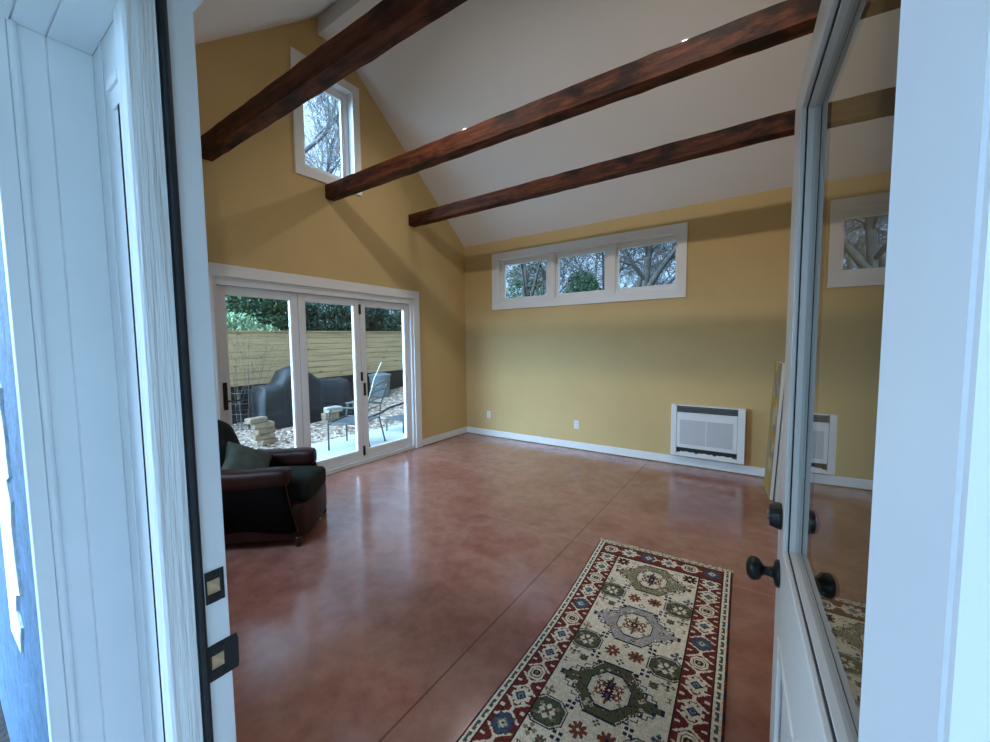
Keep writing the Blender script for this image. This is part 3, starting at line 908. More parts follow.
mb = MB(); mb.rbox((-0.225, -0.24, 0.30), (0.225, 0.425, 0.455), 0.045, 14, cush); mb.build('seat_cushion', MT['velvet'], AC, smooth=True)
tag(AC.children[-1], 'black-green velvet seat cushion')
for s in (-1, 1):
    def arm_def(p, s=s):
        q = p.copy()
        t = (p.y + 0.38) / 0.68
        if p.z > 0.3:
            k = (p.z - 0.3) / 0.3
            q.z += (-0.035 * math.sin(math.pi * t) - 0.02 * max(0, t - 0.75)) * k
        q.x += s * 0.022 * math.sin(math.pi * min(1, max(0, (p.z - 0.1) / 0.5)))
        if p.y > 0: q.y += 0.09 * (1 - min(1, max(0, (p.z - 0.12) / 0.45))) * (p.y / 0.3)
        return q
    mb = MB(); x0, x1 = (0.215, 0.335) if s > 0 else (-0.335, -0.215)
    mb.rbox((x0, -0.38, 0.10), (x1, 0.285, 0.575), 0.045, 14, arm_def); arm = mb.build('armrest', MT['leather_dark'], AC, smooth=True)
    def pad_def(p, s=s):
        q = p.copy(); t = (p.y + 0.38) / 0.70
        q.z += -0.022 * math.sin(math.pi * t) - 0.04 * max(0, t - 0.8) * 2
        q.x += s * 0.012 * math.sin(math.pi * t)
        return q
    mb = MB(); mb.rbox((x0 - 0.010, -0.36, 0.47), (x1 + 0.012, 0.315, 0.612), 0.045, 14, pad_def); mb.build('arm_pad', MT['leather_brown'], arm, smooth=True)
    mb = MB()
    for k in range(22):
        t = k / 21
        mb.lathe([(0, 0), (0.006, 0), (0.004, 0.004), (0, 0.005)], 8, arm_def(Vector((s * 0.275, 0.285, 0.13 + 0.40 * t))) + Vector((s * 0.04 * (1 if k % 2 else 1), 0.001, 0)), Matrix.Rotation(-math.pi / 2, 3, 'X'))
    mb.build('nailhead_trim', plain('antique_brass', (0.10, 0.06, 0.03), 0.4, 0.8), arm)


def back_def(p):
    q = p.copy(); h = (p.z - 0.28) / 0.62
    q.y -= 0.17 * h
    q.x *= 1.0 - 0.10 * max(0, h - 0.35) ** 2 * 2
    q.z -= 0.10 * (abs(p.x) / 0.33) ** 3 * max(0, h)
    q.y += 0.05 * (abs(p.x) / 0.33) ** 2
    return q


mb = MB(); mb.rbox((-0.325, -0.40, 0.28), (0.325, -0.22, 0.92), 0.075, 16, back_def); mb.build('backrest', MT['velvet'], AC, smooth=True)
mb = MB(); mb.rbox((-0.33, -0.425, 0.25), (0.33, -0.38, 0.90), 0.02, 12, back_def); mb.build('back_panel', MT['leather_dark'], AC, smooth=True)
for sx, sy in ((-0.29, -0.35), (0.29, -0.35), (-0.29, 0.36), (0.29, 0.36)):
    mb = MB(); mb.lathe([(0, 0), (0.018, 0), (0.026, 0.015), (0.027, 0.035), (0.02, 0.055), (0.024, 0.075), (0, 0.075)], 16, (sx, sy, 0)); mb.build('foot', MT['wood_dark'], AC, smooth=True)


def pillow_def(p):
    q = p.copy(); r = max(abs(p.x), abs(p.z)) / 0.21
    k = 1 - 0.13 * (1 - (min(abs(p.x), abs(p.z)) / 0.21) ** 2) * r ** 3
    q.x *= k; q.z *= k
    q.y *= max(0.12, (1 - (p.x / 0.215) ** 4) * (1 - (p.z / 0.215) ** 4)) ** 0.55
    return q


mb = MB(); mb.rbox((-0.21, -0.075, -0.21), (0.21, 0.075, 0.21), 0.02, 18, pillow_def)
mb.v = [tuple(q * 0.86 for q in p) for p in mb.v]
pw = mb.build('throw_pillow', MT['pillow'], smooth=True)
pm = AC.matrix_basis @ Matrix.Translation((0.035, -0.10, 0.565)) @ Matrix.Rotation(math.radians(-20), 4, 'Z') @ Matrix.Rotation(math.radians(48), 4, 'X') @ Matrix.Rotation(math.radians(45), 4, 'Y')
pw.matrix_world = pm
tag(pw, 'grey-green throw pillow propped cornerwise in the leather armchair', 'pillow')

# ------------------------------------------------------------------ rug (every knot a coloured quad)
PAL = dict(ivory=(0.76, 0.69, 0.55), red=(0.16, 0.032, 0.029), dred=(0.07, 0.016, 0.018), navy=(0.022, 0.032, 0.075), blue=(0.05, 0.10, 0.16), green=(0.10, 0.105, 0.060),
           olive=(0.25, 0.23, 0.14), grey=(0.37, 0.34, 0.35), rust=(0.19, 0.065, 0.045), black=(0.02, 0.018, 0.02), pale=(0.58, 0.57, 0.49), lblue=(0.22, 0.27, 0.30), pink=(0.30, 0.13, 0.11))
PN = list(PAL); PI = {n: i for i, n in enumerate(PN)}
KN = 0.005
RW, RL = 0.86, 2.50
NU, NV = int(RW / KN), int(RL / KN)
G = np.full((NV, NU), PI['ivory'], np.int16)
VV, UU = np.meshgrid((np.arange(NV) + 0.5) * KN, (np.arange(NU) + 0.5) * KN, indexing='ij')


def put(mask, c): G[mask] = PI[c]


def octo(u, v, hu, hv, cut=0.45):
    a, b = np.abs(UU - u) / hu, np.abs(VV - v) / hv
    return (a <= 1) & (b <= 1) & (a + b <= 2 - cut)


def diamond(u, v, hu, hv, step=0.0):
    a, b = np.abs(UU - u), np.abs(VV - v)
    if step: a = np.floor(a / step) * step; b = np.floor(b / step) * step
    return a / hu + b / hv <= 1


def disc(u, v, r): return (UU - u) ** 2 + (VV - v) ** 2 <= r * r


def rect(u, v, hu, hv): return (np.abs(UU - u) <= hu) & (np.abs(VV - v) <= hv)


def star8(u, v, r):
    a, b = np.abs(UU - u), np.abs(VV - v)
    w = r * 0.24
    return ((a <= w) & (b <= r)) | ((b <= w) & (a <= r)) | ((np.abs(a - b) <= w * 1.1) & (np.maximum(a, b) <= r * 0.8)) | ((a + b) <= r * 0.75)


def flower4(u, v, r):
    m = np.zeros_like(UU, bool)
    for s in (-1, 1):
        m |= diamond(u + s * r * 0.6, v, r * 0.42, r * 0.38); m |= diamond(u, v + s * r * 0.6, r * 0.38, r * 0.42)
    return m


def tulip(u, v, r):
    m = rect(u - r * .5, v - r * .5, r * .32, r * .32) | rect(u + r * .5, v - r * .5, r * .32, r * .32) | rect(u - r * .5, v + r * .5, r * .32, r * .32) | rect(u + r * .5, v + r * .5, r * .32, r * .32)
    return m


# field ornaments
F0, F1 = 0.175, 0.685
FV0 = 0.175
mids = [0.345 + 0.465 * k for k in range(5)]
styles = [('olive', 'dred', 'ivory'), ('grey', 'navy', 'grey'), ('green', 'navy', 'green'), ('olive', 'dred', 'ivory'), ('grey', 'navy', 'grey')]
UC = 0.43


def medallion(u, v, st):
    main, edge, _ = st
    hu, hv = 0.212, 0.158
    rim = 'blue' if main == 'green' else edge
    # hooks on the outline
    for sx in (-1, 1):
        for sy in (-1, 1):
            for (du, dv) in ((0.155, 0.055), (0.125, 0.085), (0.095, 0.108), (0.175, 0.035)):
                put(rect(u + sx * du, v + sy * (dv + 0.008), 0.013, 0.004) | rect(u + sx * (du + 0.012), v + sy * (dv + 0.002), 0.004, 0.010), rim)
    shape = lambda k: (octo(u, v, 0.105 * k, 0.148 * k, 0.35) | diamond(u, v, 0.215 * k, 0.125 * k, 0.015) | octo(u, v, 0.145 * k, 0.085 * k, 0.3))
    put(shape(1.0), edge); put(shape(0.955), 'ivory' if main == 'green' else main); put(shape(0.93), main)
    # speckle pattern in the body
    rr = np.random.default_rng(int(v * 1000))
    for q in range(26):
        a = rr.uniform(0, 6.283); rad = rr.uniform(0.65, 0.88)
        cu, cv = u + math.cos(a) * 0.19 * rad, v + math.sin(a) * 0.135 * rad
        m = diamond(cu, cv, 0.011, 0.011) & shape(0.9)
        put(m, ['rust', 'pale', 'navy', 'pink', 'ivory'][q % 5])
        put(diamond(cu, cv, 0.005, 0.005) & shape(0.9), ['ivory', 'rust', 'ivory', 'navy', 'rust'][q % 5])
    put(octo(u, v, 0.090, 0.098, 0.62), edge); put(octo(u, v, 0.084, 0.092, 0.62), 'ivory')
    put(octo(u, v, 0.078, 0.086, 0.62) & ~octo(u, v, 0.073, 0.081, 0.62), 'pale')
    for s in (-1, 1):
        put(star8(u + s * 0.002, v + s * 0.030, 0.028), 'navy' if main != 'grey' else 'olive'); put(diamond(u, v + s * 0.03, 0.008, 0.008), 'rust')
        for t in (-1, 1):
            put(star8(u + s * 0.040, v + t * 0.022, 0.020) & ~disc(u + s * 0.04, v + t * 0.022, 0.007), 'rust')
            put(diamond(u + s * 0.058, v + t * 0.052, 0.012, 0.010), 'olive')
    put(rect(u, v, 0.006, 0.075), 'rust'); put(star8(u, v, 0.022), 'dred'); put(diamond(u, v, 0.007, 0.007), 'ivory')


def cartouche(u, v):
    put(octo(u, v, 0.080, 0.070, 0.5), 'black'); put(octo(u, v, 0.075, 0.065, 0.5), 'pale'); put(octo(u, v, 0.069, 0.059, 0.5), 'navy'); put(octo(u, v, 0.066, 0.056, 0.5), 'green')
    put(flower4(u, v, 0.036), 'ivory')
    for s in (-1, 1):
        for t in (-1, 1):
            put(diamond(u + s * 0.036, v + t * 0.026, 0.013, 0.010), 'olive'); put(diamond(u + s * 0.024, v + t * 0.018, 0.008, 0.008), 'pale')
    put(diamond(u, v, 0.010, 0.010), 'rust')


for v, st in zip(mids, styles):
    medallion(UC, v, st)
    vb = v + 0.2325
    for s in (-1, 1):
        cartouche(UC + s * 0.19, vb - 0.012)
    put(star8(UC - 0.052, vb, 0.036), 'rust'); put(diamond(UC - 0.052, vb, 0.009, 0.009), 'ivory')
    put(star8(UC + 0.058, vb - 0.012, 0.036), 'rust'); put(diamond(UC + 0.058, vb - 0.012, 0.009, 0.009), 'navy')
    put(flower4(UC, vb - 0.062, 0.018), 'green'); put(flower4(UC, vb + 0.055, 0.018), 'navy')
    for s in (-1, 1):
        put(tulip(UC + s * 0.115, vb + 0.062, 0.024), 'navy'); put(tulip(UC + s * 0.118, vb - 0.088, 0.022), 'navy')
        put(flower4(UC + s * 0.215, vb + 0.088, 0.032), 'olive'); put(diamond(UC + s * 0.215, vb + 0.088, 0.010, 0.010), 'dred')
        put(star8(UC + s * 0.160, vb + 0.112, 0.022), 'green'); put(diamond(UC + s * 0.16, vb + 0.112, 0.006, 0.006), 'pink')
        put(flower4(UC + s * 0.222, vb - 0.108, 0.028), 'blue' if s > 0 else 'olive'); put(diamond(UC + s * 0.222, vb - 0.108, 0.008, 0.008), 'rust')
        put(rect(UC + s * 0.232, vb + 0.150, 0.010, 0.003) | rect(UC + s * 0.232, vb + 0.172, 0.010, 0.003) | rect(UC + s * 0.232, vb + 0.161, 0.003, 0.010), 'rust')
        put(rect(UC + s * 0.085, vb + 0.098, 0.009, 0.009), 'dred')
# corner flowers at the far end
for s in (-1, 1):
    put(star8(UC + s * 0.205, 0.225, 0.042), 'dred'); put(diamond(UC + s * 0.205, 0.225, 0.012, 0.012), 'pale')
    put(flower4(UC + s * 0.22, 0.30, 0.024), 'green'); put(flower4(UC + s * 0.13, 0.212, 0.018), 'olive')


def border_motif(u, v, kind, scale=1.0):
    s = scale
    if kind == 0:
        put(octo(u, v, 0.046 * s, 0.046 * s, 0.55), 'ivory'); put(octo(u, v, 0.034 * s, 0.034 * s, 0.55), 'green'); put(octo(u, v, 0.027 * s, 0.027 * s, 0.55), 'ivory')
        put(octo(u, v, 0.018 * s, 0.018 * s, 0.5), 'dred'); put(diamond(u, v, 0.011 * s, 0.011 * s), 'olive')
    else:
        c = 'blue' if kind == 2 else 'ivory'
        put(octo(u, v, 0.058 * s, 0.058 * s, 0.8), 'red'); put(star8(u, v, 0.052 * s) | diamond(u, v, 0.040 * s, 0.040 * s, 0.01), c)
        for a_, b_ in ((1, 1), (1, -1), (-1, 1), (-1, -1)): put(rect(u + a_ * 0.034 * s, v + b_ * 0.034 * s, 0.0075, 0.0075), c)
        put(diamond(u, v, 0.024 * s, 0.024 * s, 0.005), 'navy' if kind != 2 else 'olive'); put(diamond(u, v, 0.017 * s, 0.017 * s, 0.005), 'lblue' if kind == 1 else 'pale'); put(diamond(u, v, 0.008 * s, 0.008 * s), 'navy')


def fork(u, v, along_v=True):
    if along_v:
        du, dv = np.abs(UU - u), np.abs(VV - v)
        put((du <= 0.0065) & (dv <= 0.020), 'ivory')
        put((np.abs(du - (dv - 0.010) * 1.35) <= 0.0085) & (dv >= 0.010) & (dv <= 0.050) & (du <= 0.056), 'ivory')
        put((du >= 0.036) & (du <= 0.058) & (dv <= 0.0055), 'ivory')
    else:
        m = (np.abs(np.abs(VV - v) - (np.abs(UU - u) - 0.012) * 1.5) <= 0.008) & (np.abs(UU - u) >= 0.012) & (np.abs(UU - u) <= 0.034)
        put((rect(u, v, 0.018, 0.005) | m) & (np.abs(VV - v) <= 0.05), 'ivory')


for side in (-1, 1):
    ub = UC + side * 0.3175
    put((np.abs(UU - ub) <= 0.0685), 'black'); put((np.abs(UU - ub) <= 0.0625), 'red')
    k0 = 0
    v = 0.495 - 0.1417 * 3
    seq = [0, 1, 2]
    i = 0
    while v < RL:
        fork(ub, v + 0.071)
        border_motif(ub, v, [0, 1, 2 if (i // 3) % 2 else 1][i % 3], 0.86)
        v += 0.1417; i += 1
# end borders
for v0, v1 in ((0.0, 0.175), (RL - 0.175, RL)):
    band = (VV >= v0) & (VV <= v1) & (UU > 0.045) & (UU < RW - 0.045)
    put(band, 'black'); put((VV >= v0 + 0.03) & (VV <= v1 - 0.012) & (UU > 0.05) & (UU < RW - 0.05), 'red')
    vc = (v0 + 0.03 + v1 - 0.012) / 2
    for k in range(6):
        u = 0.108 + k * 0.1288
        border_motif(u, vc, [0, 1, 2, 1, 0, 2][k], 0.95)
        if k < 5: fork(u + 0.0644, vc, False)
    put((VV >= v0 + 0.008) & (VV <= v0 + 0.026), 'ivory')
    tick = (np.floor(UU / 0.02) % 2 == 0) & (VV >= v0 + 0.012) & (VV <= v0 + 0.022)
    put(tick, 'blue')
# guard stripes and selvedge
for side in (0, 1):
    e = UU if side == 0 else RW - UU
    put(e <= 0.0485, 'black'); put(e <= 0.044, 'ivory'); put((e > 0.014) & (e < 0.036), 'green')
    t = np.floor(VV / 0.014)
    put((e > 0.016) & (e < 0.034) & (t % 2 == 0), 'ivory'); put((e > 0.021) & (e < 0.029) & (t % 2 == 0) & (t % 4 == 0), 'blue')
    put(e <= 0.0095, 'navy'); put((e <= 0.0095) & (np.floor(VV / 0.06) % 2 == 0), 'red'); put((e > 0.0095) & (e < 0.018), 'ivory')

# worn, abrashed pile: scattered knots of a neighbouring shade
nz = rng.random(G.shape)
for nm, alts in (('green', ('olive', 'black')), ('olive', ('green', 'pale')), ('grey', ('pale', 'olive')), ('red', ('dred', 'rust')), ('ivory', ('pale', 'ivory')), ('navy', ('black', 'blue'))):
    m_ = G == PI[nm]
    G[m_ & (nz < 0.09)] = PI[alts[0]]; G[m_ & (nz > 0.93)] = PI[alts[1]]

rug = empty('rug', (3.140, -2.352, 0.0), math.atan2(0.06144, 0.99811), label='patterned oriental runner rug with red border and ivory field on the concrete floor', cat='rug')
iv, iu = np.meshgrid(np.arange(NV + 1), np.arange(NU + 1), indexing='ij')
gu, gv = iu * KN, iv * KN
bow = 0.032 * np.sin(np.pi * np.clip(gv / 1.9, 0, 1.4)) * (1 - gu / RW) ** 3
gx = gu + bow - 0.0265 * gv
gy = -gv
zr = rng.normal(0, 0.0006, gu.shape)
edge = np.minimum(np.minimum(gu, RW - gu), np.minimum(gv, RL - gv))
gz = 0.006 + 0.005 * np.clip(edge / 0.012, 0, 1) + zr + 0.003 * np.sin(gv * 5.1 + gu * 3)
Vr = np.stack([gx, gy, gz], -1).reshape(-1, 3)
idx = (np.arange(NV)[:, None] * (NU + 1) + np.arange(NU)[None, :])
Fr = np.stack([idx, idx + NU + 1, idx + NU + 2, idx + 1], -1).reshape(-1, 4)
# skirt down to the floor
nb = len(Vr)
ring = np.concatenate([np.arange(NU + 1), np.arange(1, NV + 1) * (NU + 1) + NU, (NV * (NU + 1) + np.arange(NU - 1, -1, -1)), (np.arange(NV - 1, 0, -1) * (NU + 1))])
low = Vr[ring].copy(); low[:, 2] = 0.0005
Vr2 = np.concatenate([Vr, low])
n_ = len(ring)
Fs = np.stack([ring, np.roll(ring, -1), nb + np.roll(np.arange(n_), -1), nb + np.arange(n_)], -1)
pile = fastmesh('pile', Vr2, np.concatenate([Fr, Fs]), attr_material('wool_pile', 'knot'), rug)
colr = np.array([PAL[n] for n in PN], np.float32)
fc = colr[G.reshape(-1)]
fc = fc * rng.uniform(0.86, 1.14, (len(fc), 1))
# faces along the ring take the selvedge colours
rc = np.tile(colr[PI['navy']], (n_, 1)); st_ = (np.arange(n_) // 14) % 2 == 0; rc[st_] = colr[PI['red']]
fc = np.concatenate([fc, rc])
at = pile.data.attributes.new('knot', 'FLOAT_COLOR', 'FACE')
at.data.foreach_set('color', np.concatenate([fc, np.ones((len(fc), 1))], 1).astype(np.float32).ravel())
mb = MB(); r_ = random.Random(5)
for end in (0,):
    for k in range(170):
        u = (k + 0.5) / 170 * RW
        x = u + r_.uniform(-0.003, 0.003)
        ln = r_.uniform(0.022, 0.044); dx = r_.uniform(-0.016, 0.016)
        mb.tube([(x, -0.001, 0.008), (x + dx * .5, ln * .5, 0.008 + r_.uniform(0, .004)), (x + dx, ln, 0.003)], [0.0032, 0.0028, 0.0018], 5)
mb.build('fringe', plain('cotton_fringe', (0.62, 0.55, 0.42), 0.95, var=0.2, vscale=40), rug)
tag(rug.children[-1], 'cream knotted fringe')

# ------------------------------------------------------------------ outside: ground, patio, fence


def gz_(x, y):
    return -0.11 + 0.42 * min(1.0, max(0.0, (y - 0.2) / 3.6)) * min(1.0, max(0.0, (-x - 1.9) / 2.6))


xs = np.linspace(-16, -0.15, 64); ys = np.linspace(-9, 16, 100)
gx_, gy_ = np.meshgrid(xs, ys)
gzz = np.vectorize(gz_)(gx_, gy_) + rng.normal(0, 0.008, gx_.shape)
gzz[:, -10:] = -0.2
V = np.stack([gx_, gy_, gzz], -1).reshape(-1, 3)
ii = (np.arange(99)[:, None] * 64 + np.arange(63)[None, :])
struct(fastmesh('ground', V, np.stack([ii, ii + 1, ii + 65, ii + 64], -1).reshape(-1, 4), MT['gravel'], smooth=True))
struct(MB().box((-60, -60, -0.6), (60, 60, -0.25)).build('ground_beyond', MT['grass']))
struct(MB().box((-1.92, -6.0, -0.25), (-0.15, 3.5, -0.10)).build('patio_slab', MT['patio'], bevel=0.01))
struct(MB().box((2.75, -8.0, -0.25), (8.0, NY - 0.095, -0.05)).build('porch_slab', MT['patio'], bevel=0.01))

struct(MB().box((1.95, -7.2, 2.55), (5.0, NY - 0.09, 2.68)).build('added_shade_roof', MT['extwhite'], bevel=0.01))  # unseen roof, added to shade the entry jambs from the sky
struct(MB().box((1.95, -7.2, -0.05), (5.0, -7.08, 2.55)).build('added_shade_wall', MT['extwhite'], bevel=0.01))  # unseen wall, added to keep the bright low sky off the jambs

struct(MB().box((-1.0, -6.2, -0.25), (2.75, -5.058, -0.17)).build('ground_bed', plain('dark_mulch', (0.03, 0.026, 0.024), 0.95, var=0.6, vscale=30, bumps=1.0, bscale=40)))

# dry leaves strewn on the gravel
N = 9000
lx = rng.uniform(-4.95, -1.95, N); ly = rng.uniform(-4.0, 4.5, N)
lz = np.vectorize(gz_)(lx, ly) + 0.012
sz = rng.uniform(0.012, 0.035, N); an = rng.uniform(0, 6.283, N)
c, s = np.cos(an), np.sin(an)
t1 = np.stack([c, s, rng.uniform(-0.4, 0.4, N)], -1); t2 = np.stack([-s, c, rng.uniform(-0.4, 0.4, N)], -1)
P0 = np.stack([lx, ly, lz], -1)
a_ = t1 * sz[:, None]; b_ = t2 * (sz * 0.6)[:, None]
V = np.stack([P0 - a_, P0 - b_, P0 + a_, P0 + b_], 1).reshape(-1, 3)
lit = fastmesh('leaf_litter', V, np.arange(4 * N).reshape(-1, 4), MT['litter'])
tag(lit, 'dry brown leaves strewn over the gravel behind the patio', 'leaves', kind='stuff')

FX = -5.0
fence = empty('wood_fence', (FX, 0, 0.0), label='new pine fence of horizontal boards along the back yard', cat='fence')
mb = MB(); r_ = random.Random(9)


def ftop(y): return 1.80 + 0.016 * (y + 1.5)


nb_ = 8
for (y0, y1) in ((-9, -5.5), (-5.5, -1.9), (-1.9, 1.55), (1.55, 5.2), (5.2, 9.0)):
    for k in range(nb_):
        b0 = 0.655 + k * 0.1435; d = r_.uniform(-0.003, 0.003)
        sh0, sh1 = 0.016 * (y0 + 1.5), 0.016 * (y1 + 1.5)
        mb.add([(FX + d, y0, b0 + sh0), (FX + d + 0.02, y0, b0 + sh0), (FX + d + 0.02, y1 - 0.002, b0 + sh1), (FX + d, y1 - 0.002, b0 + sh1),
                (FX + d, y0, b0 + 0.1355 + sh0), (FX + d + 0.02, y0, b0 + 0.1355 + sh0), (FX + d + 0.02, y1 - 0.002, b0 + 0.1355 + sh1), (FX + d, y1 - 0.002, b0 + 0.1355 + sh1)],
               [(3, 2, 1, 0), (4, 5, 6, 7), (0, 1, 5, 4), (1, 2, 6, 5), (2, 3, 7, 6), (3, 0, 4, 7)])
o = mb.build('board_panel', MT['fence'], fence); o.matrix_parent_inverse = Matrix.Translation((-FX, 0, 0))
mb = MB(); mb.add([(FX - 0.03, -9, ftop(-9)), (FX + 0.06, -9, ftop(-9)), (FX + 0.06, 9, ftop(9)), (FX - 0.03, 9, ftop(9)), (FX - 0.03, -9, ftop(-9) + 0.022), (FX + 0.06, -9, ftop(-9) + 0.022), (FX + 0.06, 9, ftop(9) + 0.022), (FX - 0.03, 9, ftop(9) + 0.022)],
                  [(3, 2, 1, 0), (4, 5, 6, 7), (0, 1, 5, 4), (1, 2, 6, 5), (2, 3, 7, 6), (3, 0, 4, 7)])
o = mb.build('cap_board', MT['fence'], fence); o.matrix_parent_inverse = Matrix.Translation((-FX, 0, 0))
for y in (-5.5, -1.95, 1.62, 5.2):
    mb = MB(); mb.box((FX + 0.022, y - 0.045, -0.3), (FX + 0.055, y + 0.045, ftop(y) - 0.001)); o = mb.build('post', MT['fence'], fence); o.matrix_parent_inverse = Matrix.Translation((-FX, 0, 0))
# black landscape fabric below the boards
V = []; F = []
nn = 90
for k in range(nn + 1):
    y = -9 + 18 * k / nn
    for q, z in enumerate((-0.35, 0.1, 0.4, 0.66 + 0.016 * (y + 1.5))):
        V.append((FX + 0.018 + (0.04 * math.sin(k * 1.7 + q) + 0.05) * (1 if q in (1, 2) else 0.2) + (0.10 if q == 0 else 0), y, z))
for k in range(nn):
    for q in range(3):
        a = k * 4 + q; F.append((a, a + 4, a + 5, a + 1))
nV = len(V)
V += [(x - 0.012, y, z) for x, y, z in V]
F += [tuple(i + nV for i in f[::-1]) for f in F]
lf = tag(MB().add(V, F).build('landscape_fabric', MT['fabric_black'], smooth=True), 'black landscape fabric hung along the foot of the pine fence', 'landscape fabric')

# ------------------------------------------------------------------ outside: grill under its cover
GR_ = empty('covered_grill', (-3.95, -0.52, -0.10), label='barbecue grill under a loose black cover on the gravel', cat='grill')
prof = [(-1.00, 0.80), (-0.97, 0.835), (-0.72, 0.845), (-0.64, 0.90), (-0.50, 1.12), (-0.36, 1.185), (-0.18, 1.15), (0.0, 1.04), (0.14, 0.93), (0.24, 0.875), (0.50, 0.86), (0.80, 0.865), (0.86, 0.83)]
V = []; F = []
ncs = 13
r_ = random.Random(4)
for i, (y, h) in enumerate(prof):
    endk = 1.0
    hd = 0.31
    cross = []
    for k in range(ncs):
        t = k / (ncs - 1)
        if t < 0.36:                                    # front skirt
            q = t / 0.36; x = hd + 0.05 * (1 - q); z = q * h * 0.90
        elif t <= 0.64:
            q = (t - 0.36) / 0.28; a = math.pi * q
            x = hd * math.cos(a); z = h * (0.90 + 0.10 * math.sin(a))
        else:
            q = (t - 0.64) / 0.36; x = -hd - 0.05 * q; z = (1 - q) * h * 0.90
        w = 0.018 * math.sin(i * 2.3 + k * 1.1) * (1 - abs(2 * t - 1) * 0.2)
        cross.append((x + w, y * (1.0 + 0.04 * (1 - z / max(h, .1))) + r_.uniform(-0.01, 0.01), max(0.0, z)))
    V += cross
for i in range(len(prof) - 1):
    for k in range(ncs - 1):
        a = i * ncs + k; F.append((a, a + 1, a + ncs + 1, a + ncs))
F.append(tuple(range(ncs))[::-1]); F.append(tuple((len(prof) - 1) * ncs + k for k in range(ncs)))
MB().add(V, F).build('grill_cover', MT['cover'], GR_, smooth=True)
for yy in (-0.55, 0.45):
    for xx in (-0.2, 0.2):
        MB().lathe([(0, 0), (0.04, 0), (0.04, 0.05), (0, 0.05)], 12, (xx, yy, -0.005)).build('wheel', MT['black'], GR_)

# ------------------------------------------------------------------ outside: trash can with stick
cz0 = gz_(-4.55, 1.95)
CAN = empty('trash_can', (-4.55, 1.93, cz0 - 0.01), label='grey metal trash can with lid by the fence', cat='trash can')
mb = MB(); mb.lathe([(0, 0), (0.225, 0), (0.235, 0.02), (0.25, 0.25), (0.262, 0.27), (0.262, 0.285), (0.256, 0.30), (0.28, 0.555), (0.285, 0.57), (0, 0.57)], 36); mb.build('can_body', MT['galv'], CAN, smooth=False)
mb = MB(); mb.lathe([(0.0, 0.565), (0.30, 0.565), (0.302, 0.60), (0.29, 0.61), (0.15, 0.645), (0, 0.65)], 36); mb.build('lid', MT['galv'], CAN, smooth=False)
mb = MB(); mb.tube([(-0.07, 0, 0.64), (-0.06, 0, 0.685), (0.06, 0, 0.685), (0.07, 0, 0.64)], 0.009); mb.build('lid_handle', MT['galv'], CAN)
for s in (-1, 1):
    mb = MB(); mb.tube([(0.0 - 0.05, s * 0.27, 0.45), (-0.05, s * 0.305, 0.42), (0.05, s * 0.305, 0.42), (0.05, s * 0.27, 0.45)], 0.008); mb.build('side_handle', MT['galv'], CAN)
mb = MB(); mb.tube([(-4.06, 1.10, gz_(-4.06, 1.10) - 0.02), (-4.20, 1.45, 0.62), (-4.22, 1.72, 1.03)], [0.014, 0.013, 0.011], 8)
tag(mb.build('wooden_stick', MT['stick']), 'pale bare stick standing aslant in front of the trash can', 'stick')

# ------------------------------------------------------------------ outside: stacked pavers


def pavers(spots, group, labels):
    for i, (x, y, z, lx_, ly_, lz_, rz, mat) in enumerate(spots):
        mb = MB(); r2 = random.Random(i + int(100 * abs(y)))
        def wob(p): return p + Vector((r2.uniform(-1, 1), r2.uniform(-1, 1), r2.uniform(-1, 1))) * 0.0025
        mb.rbox((-lx_ / 2, -ly_ / 2, 0), (lx_ / 2, ly_ / 2, lz_), 0.016, 6, wob)
        o = mb.build('paver_stone', MT[mat], loc=(x, y, z), rot=(0, 0, rz), smooth=False)
        tag(o, labels[i], 'stone', group)


pavers([(-2.60, -2.01, -0.105, 0.17, 0.26, 0.082, 0.15, 'tan_stone'), (-2.62, -2.06, -0.018, 0.18, 0.30, 0.088, -0.12, 'tan_stone'), (-2.60, -2.05, 0.072, 0.16, 0.29, 0.092, 0.10, 'tan_stone'),
        (-2.60, -2.07, 0.166, 0.17, 0.31, 0.095, -0.05, 'tan_stone'), (-2.61, -2.16, 0.263, 0.17, 0.29, 0.085, 0.10, 'tan_stone')],
       'tan pavers stacked by the grill', ['tan paver lowest in the five-stone stack left of the grill', 'tan paver second from the bottom of the five-stone stack', 'tan paver in the middle of the five-stone stack',
                                          'tan paver second from the top of the five-stone stack', 'tan paver topmost on the five-stone stack, pushed to the left'])
pavers([(-3.2, -0.48, -0.115, 0.2, 0.25, 0.11, 0.1, 'tan_stone'), (-3.2, -0.47, -0.003, 0.19, 0.30, 0.125, -0.08, 'tan_stone'), (-3.2, -0.40, 0.124, 0.2, 0.32, 0.11, 0.06, 'pale_stone')],
       'pavers stacked before the grill', ['tan paver at the bottom of the short stack in front of the grill', 'tan paver in the middle of the short stack in front of the grill', 'pale paver on top of the short stack in front of the grill'])

# ------------------------------------------------------------------ outside: patio chair and footstool
PC = empty('patio_chair', (-1.20, -1.32, -0.10), math.atan2(-0.49, -0.87) - math.pi / 2, label='grey metal patio armchair facing the grill', cat='chair')
# local +y faces the grill, +x is the chair's side nearer the trash can
hw = 0.30
TR = 0.0135


def T(name, pts, r=TR, n=8): return MB().tube(pts, r, n).build(name, MT['chair_metal'], PC, smooth=True)


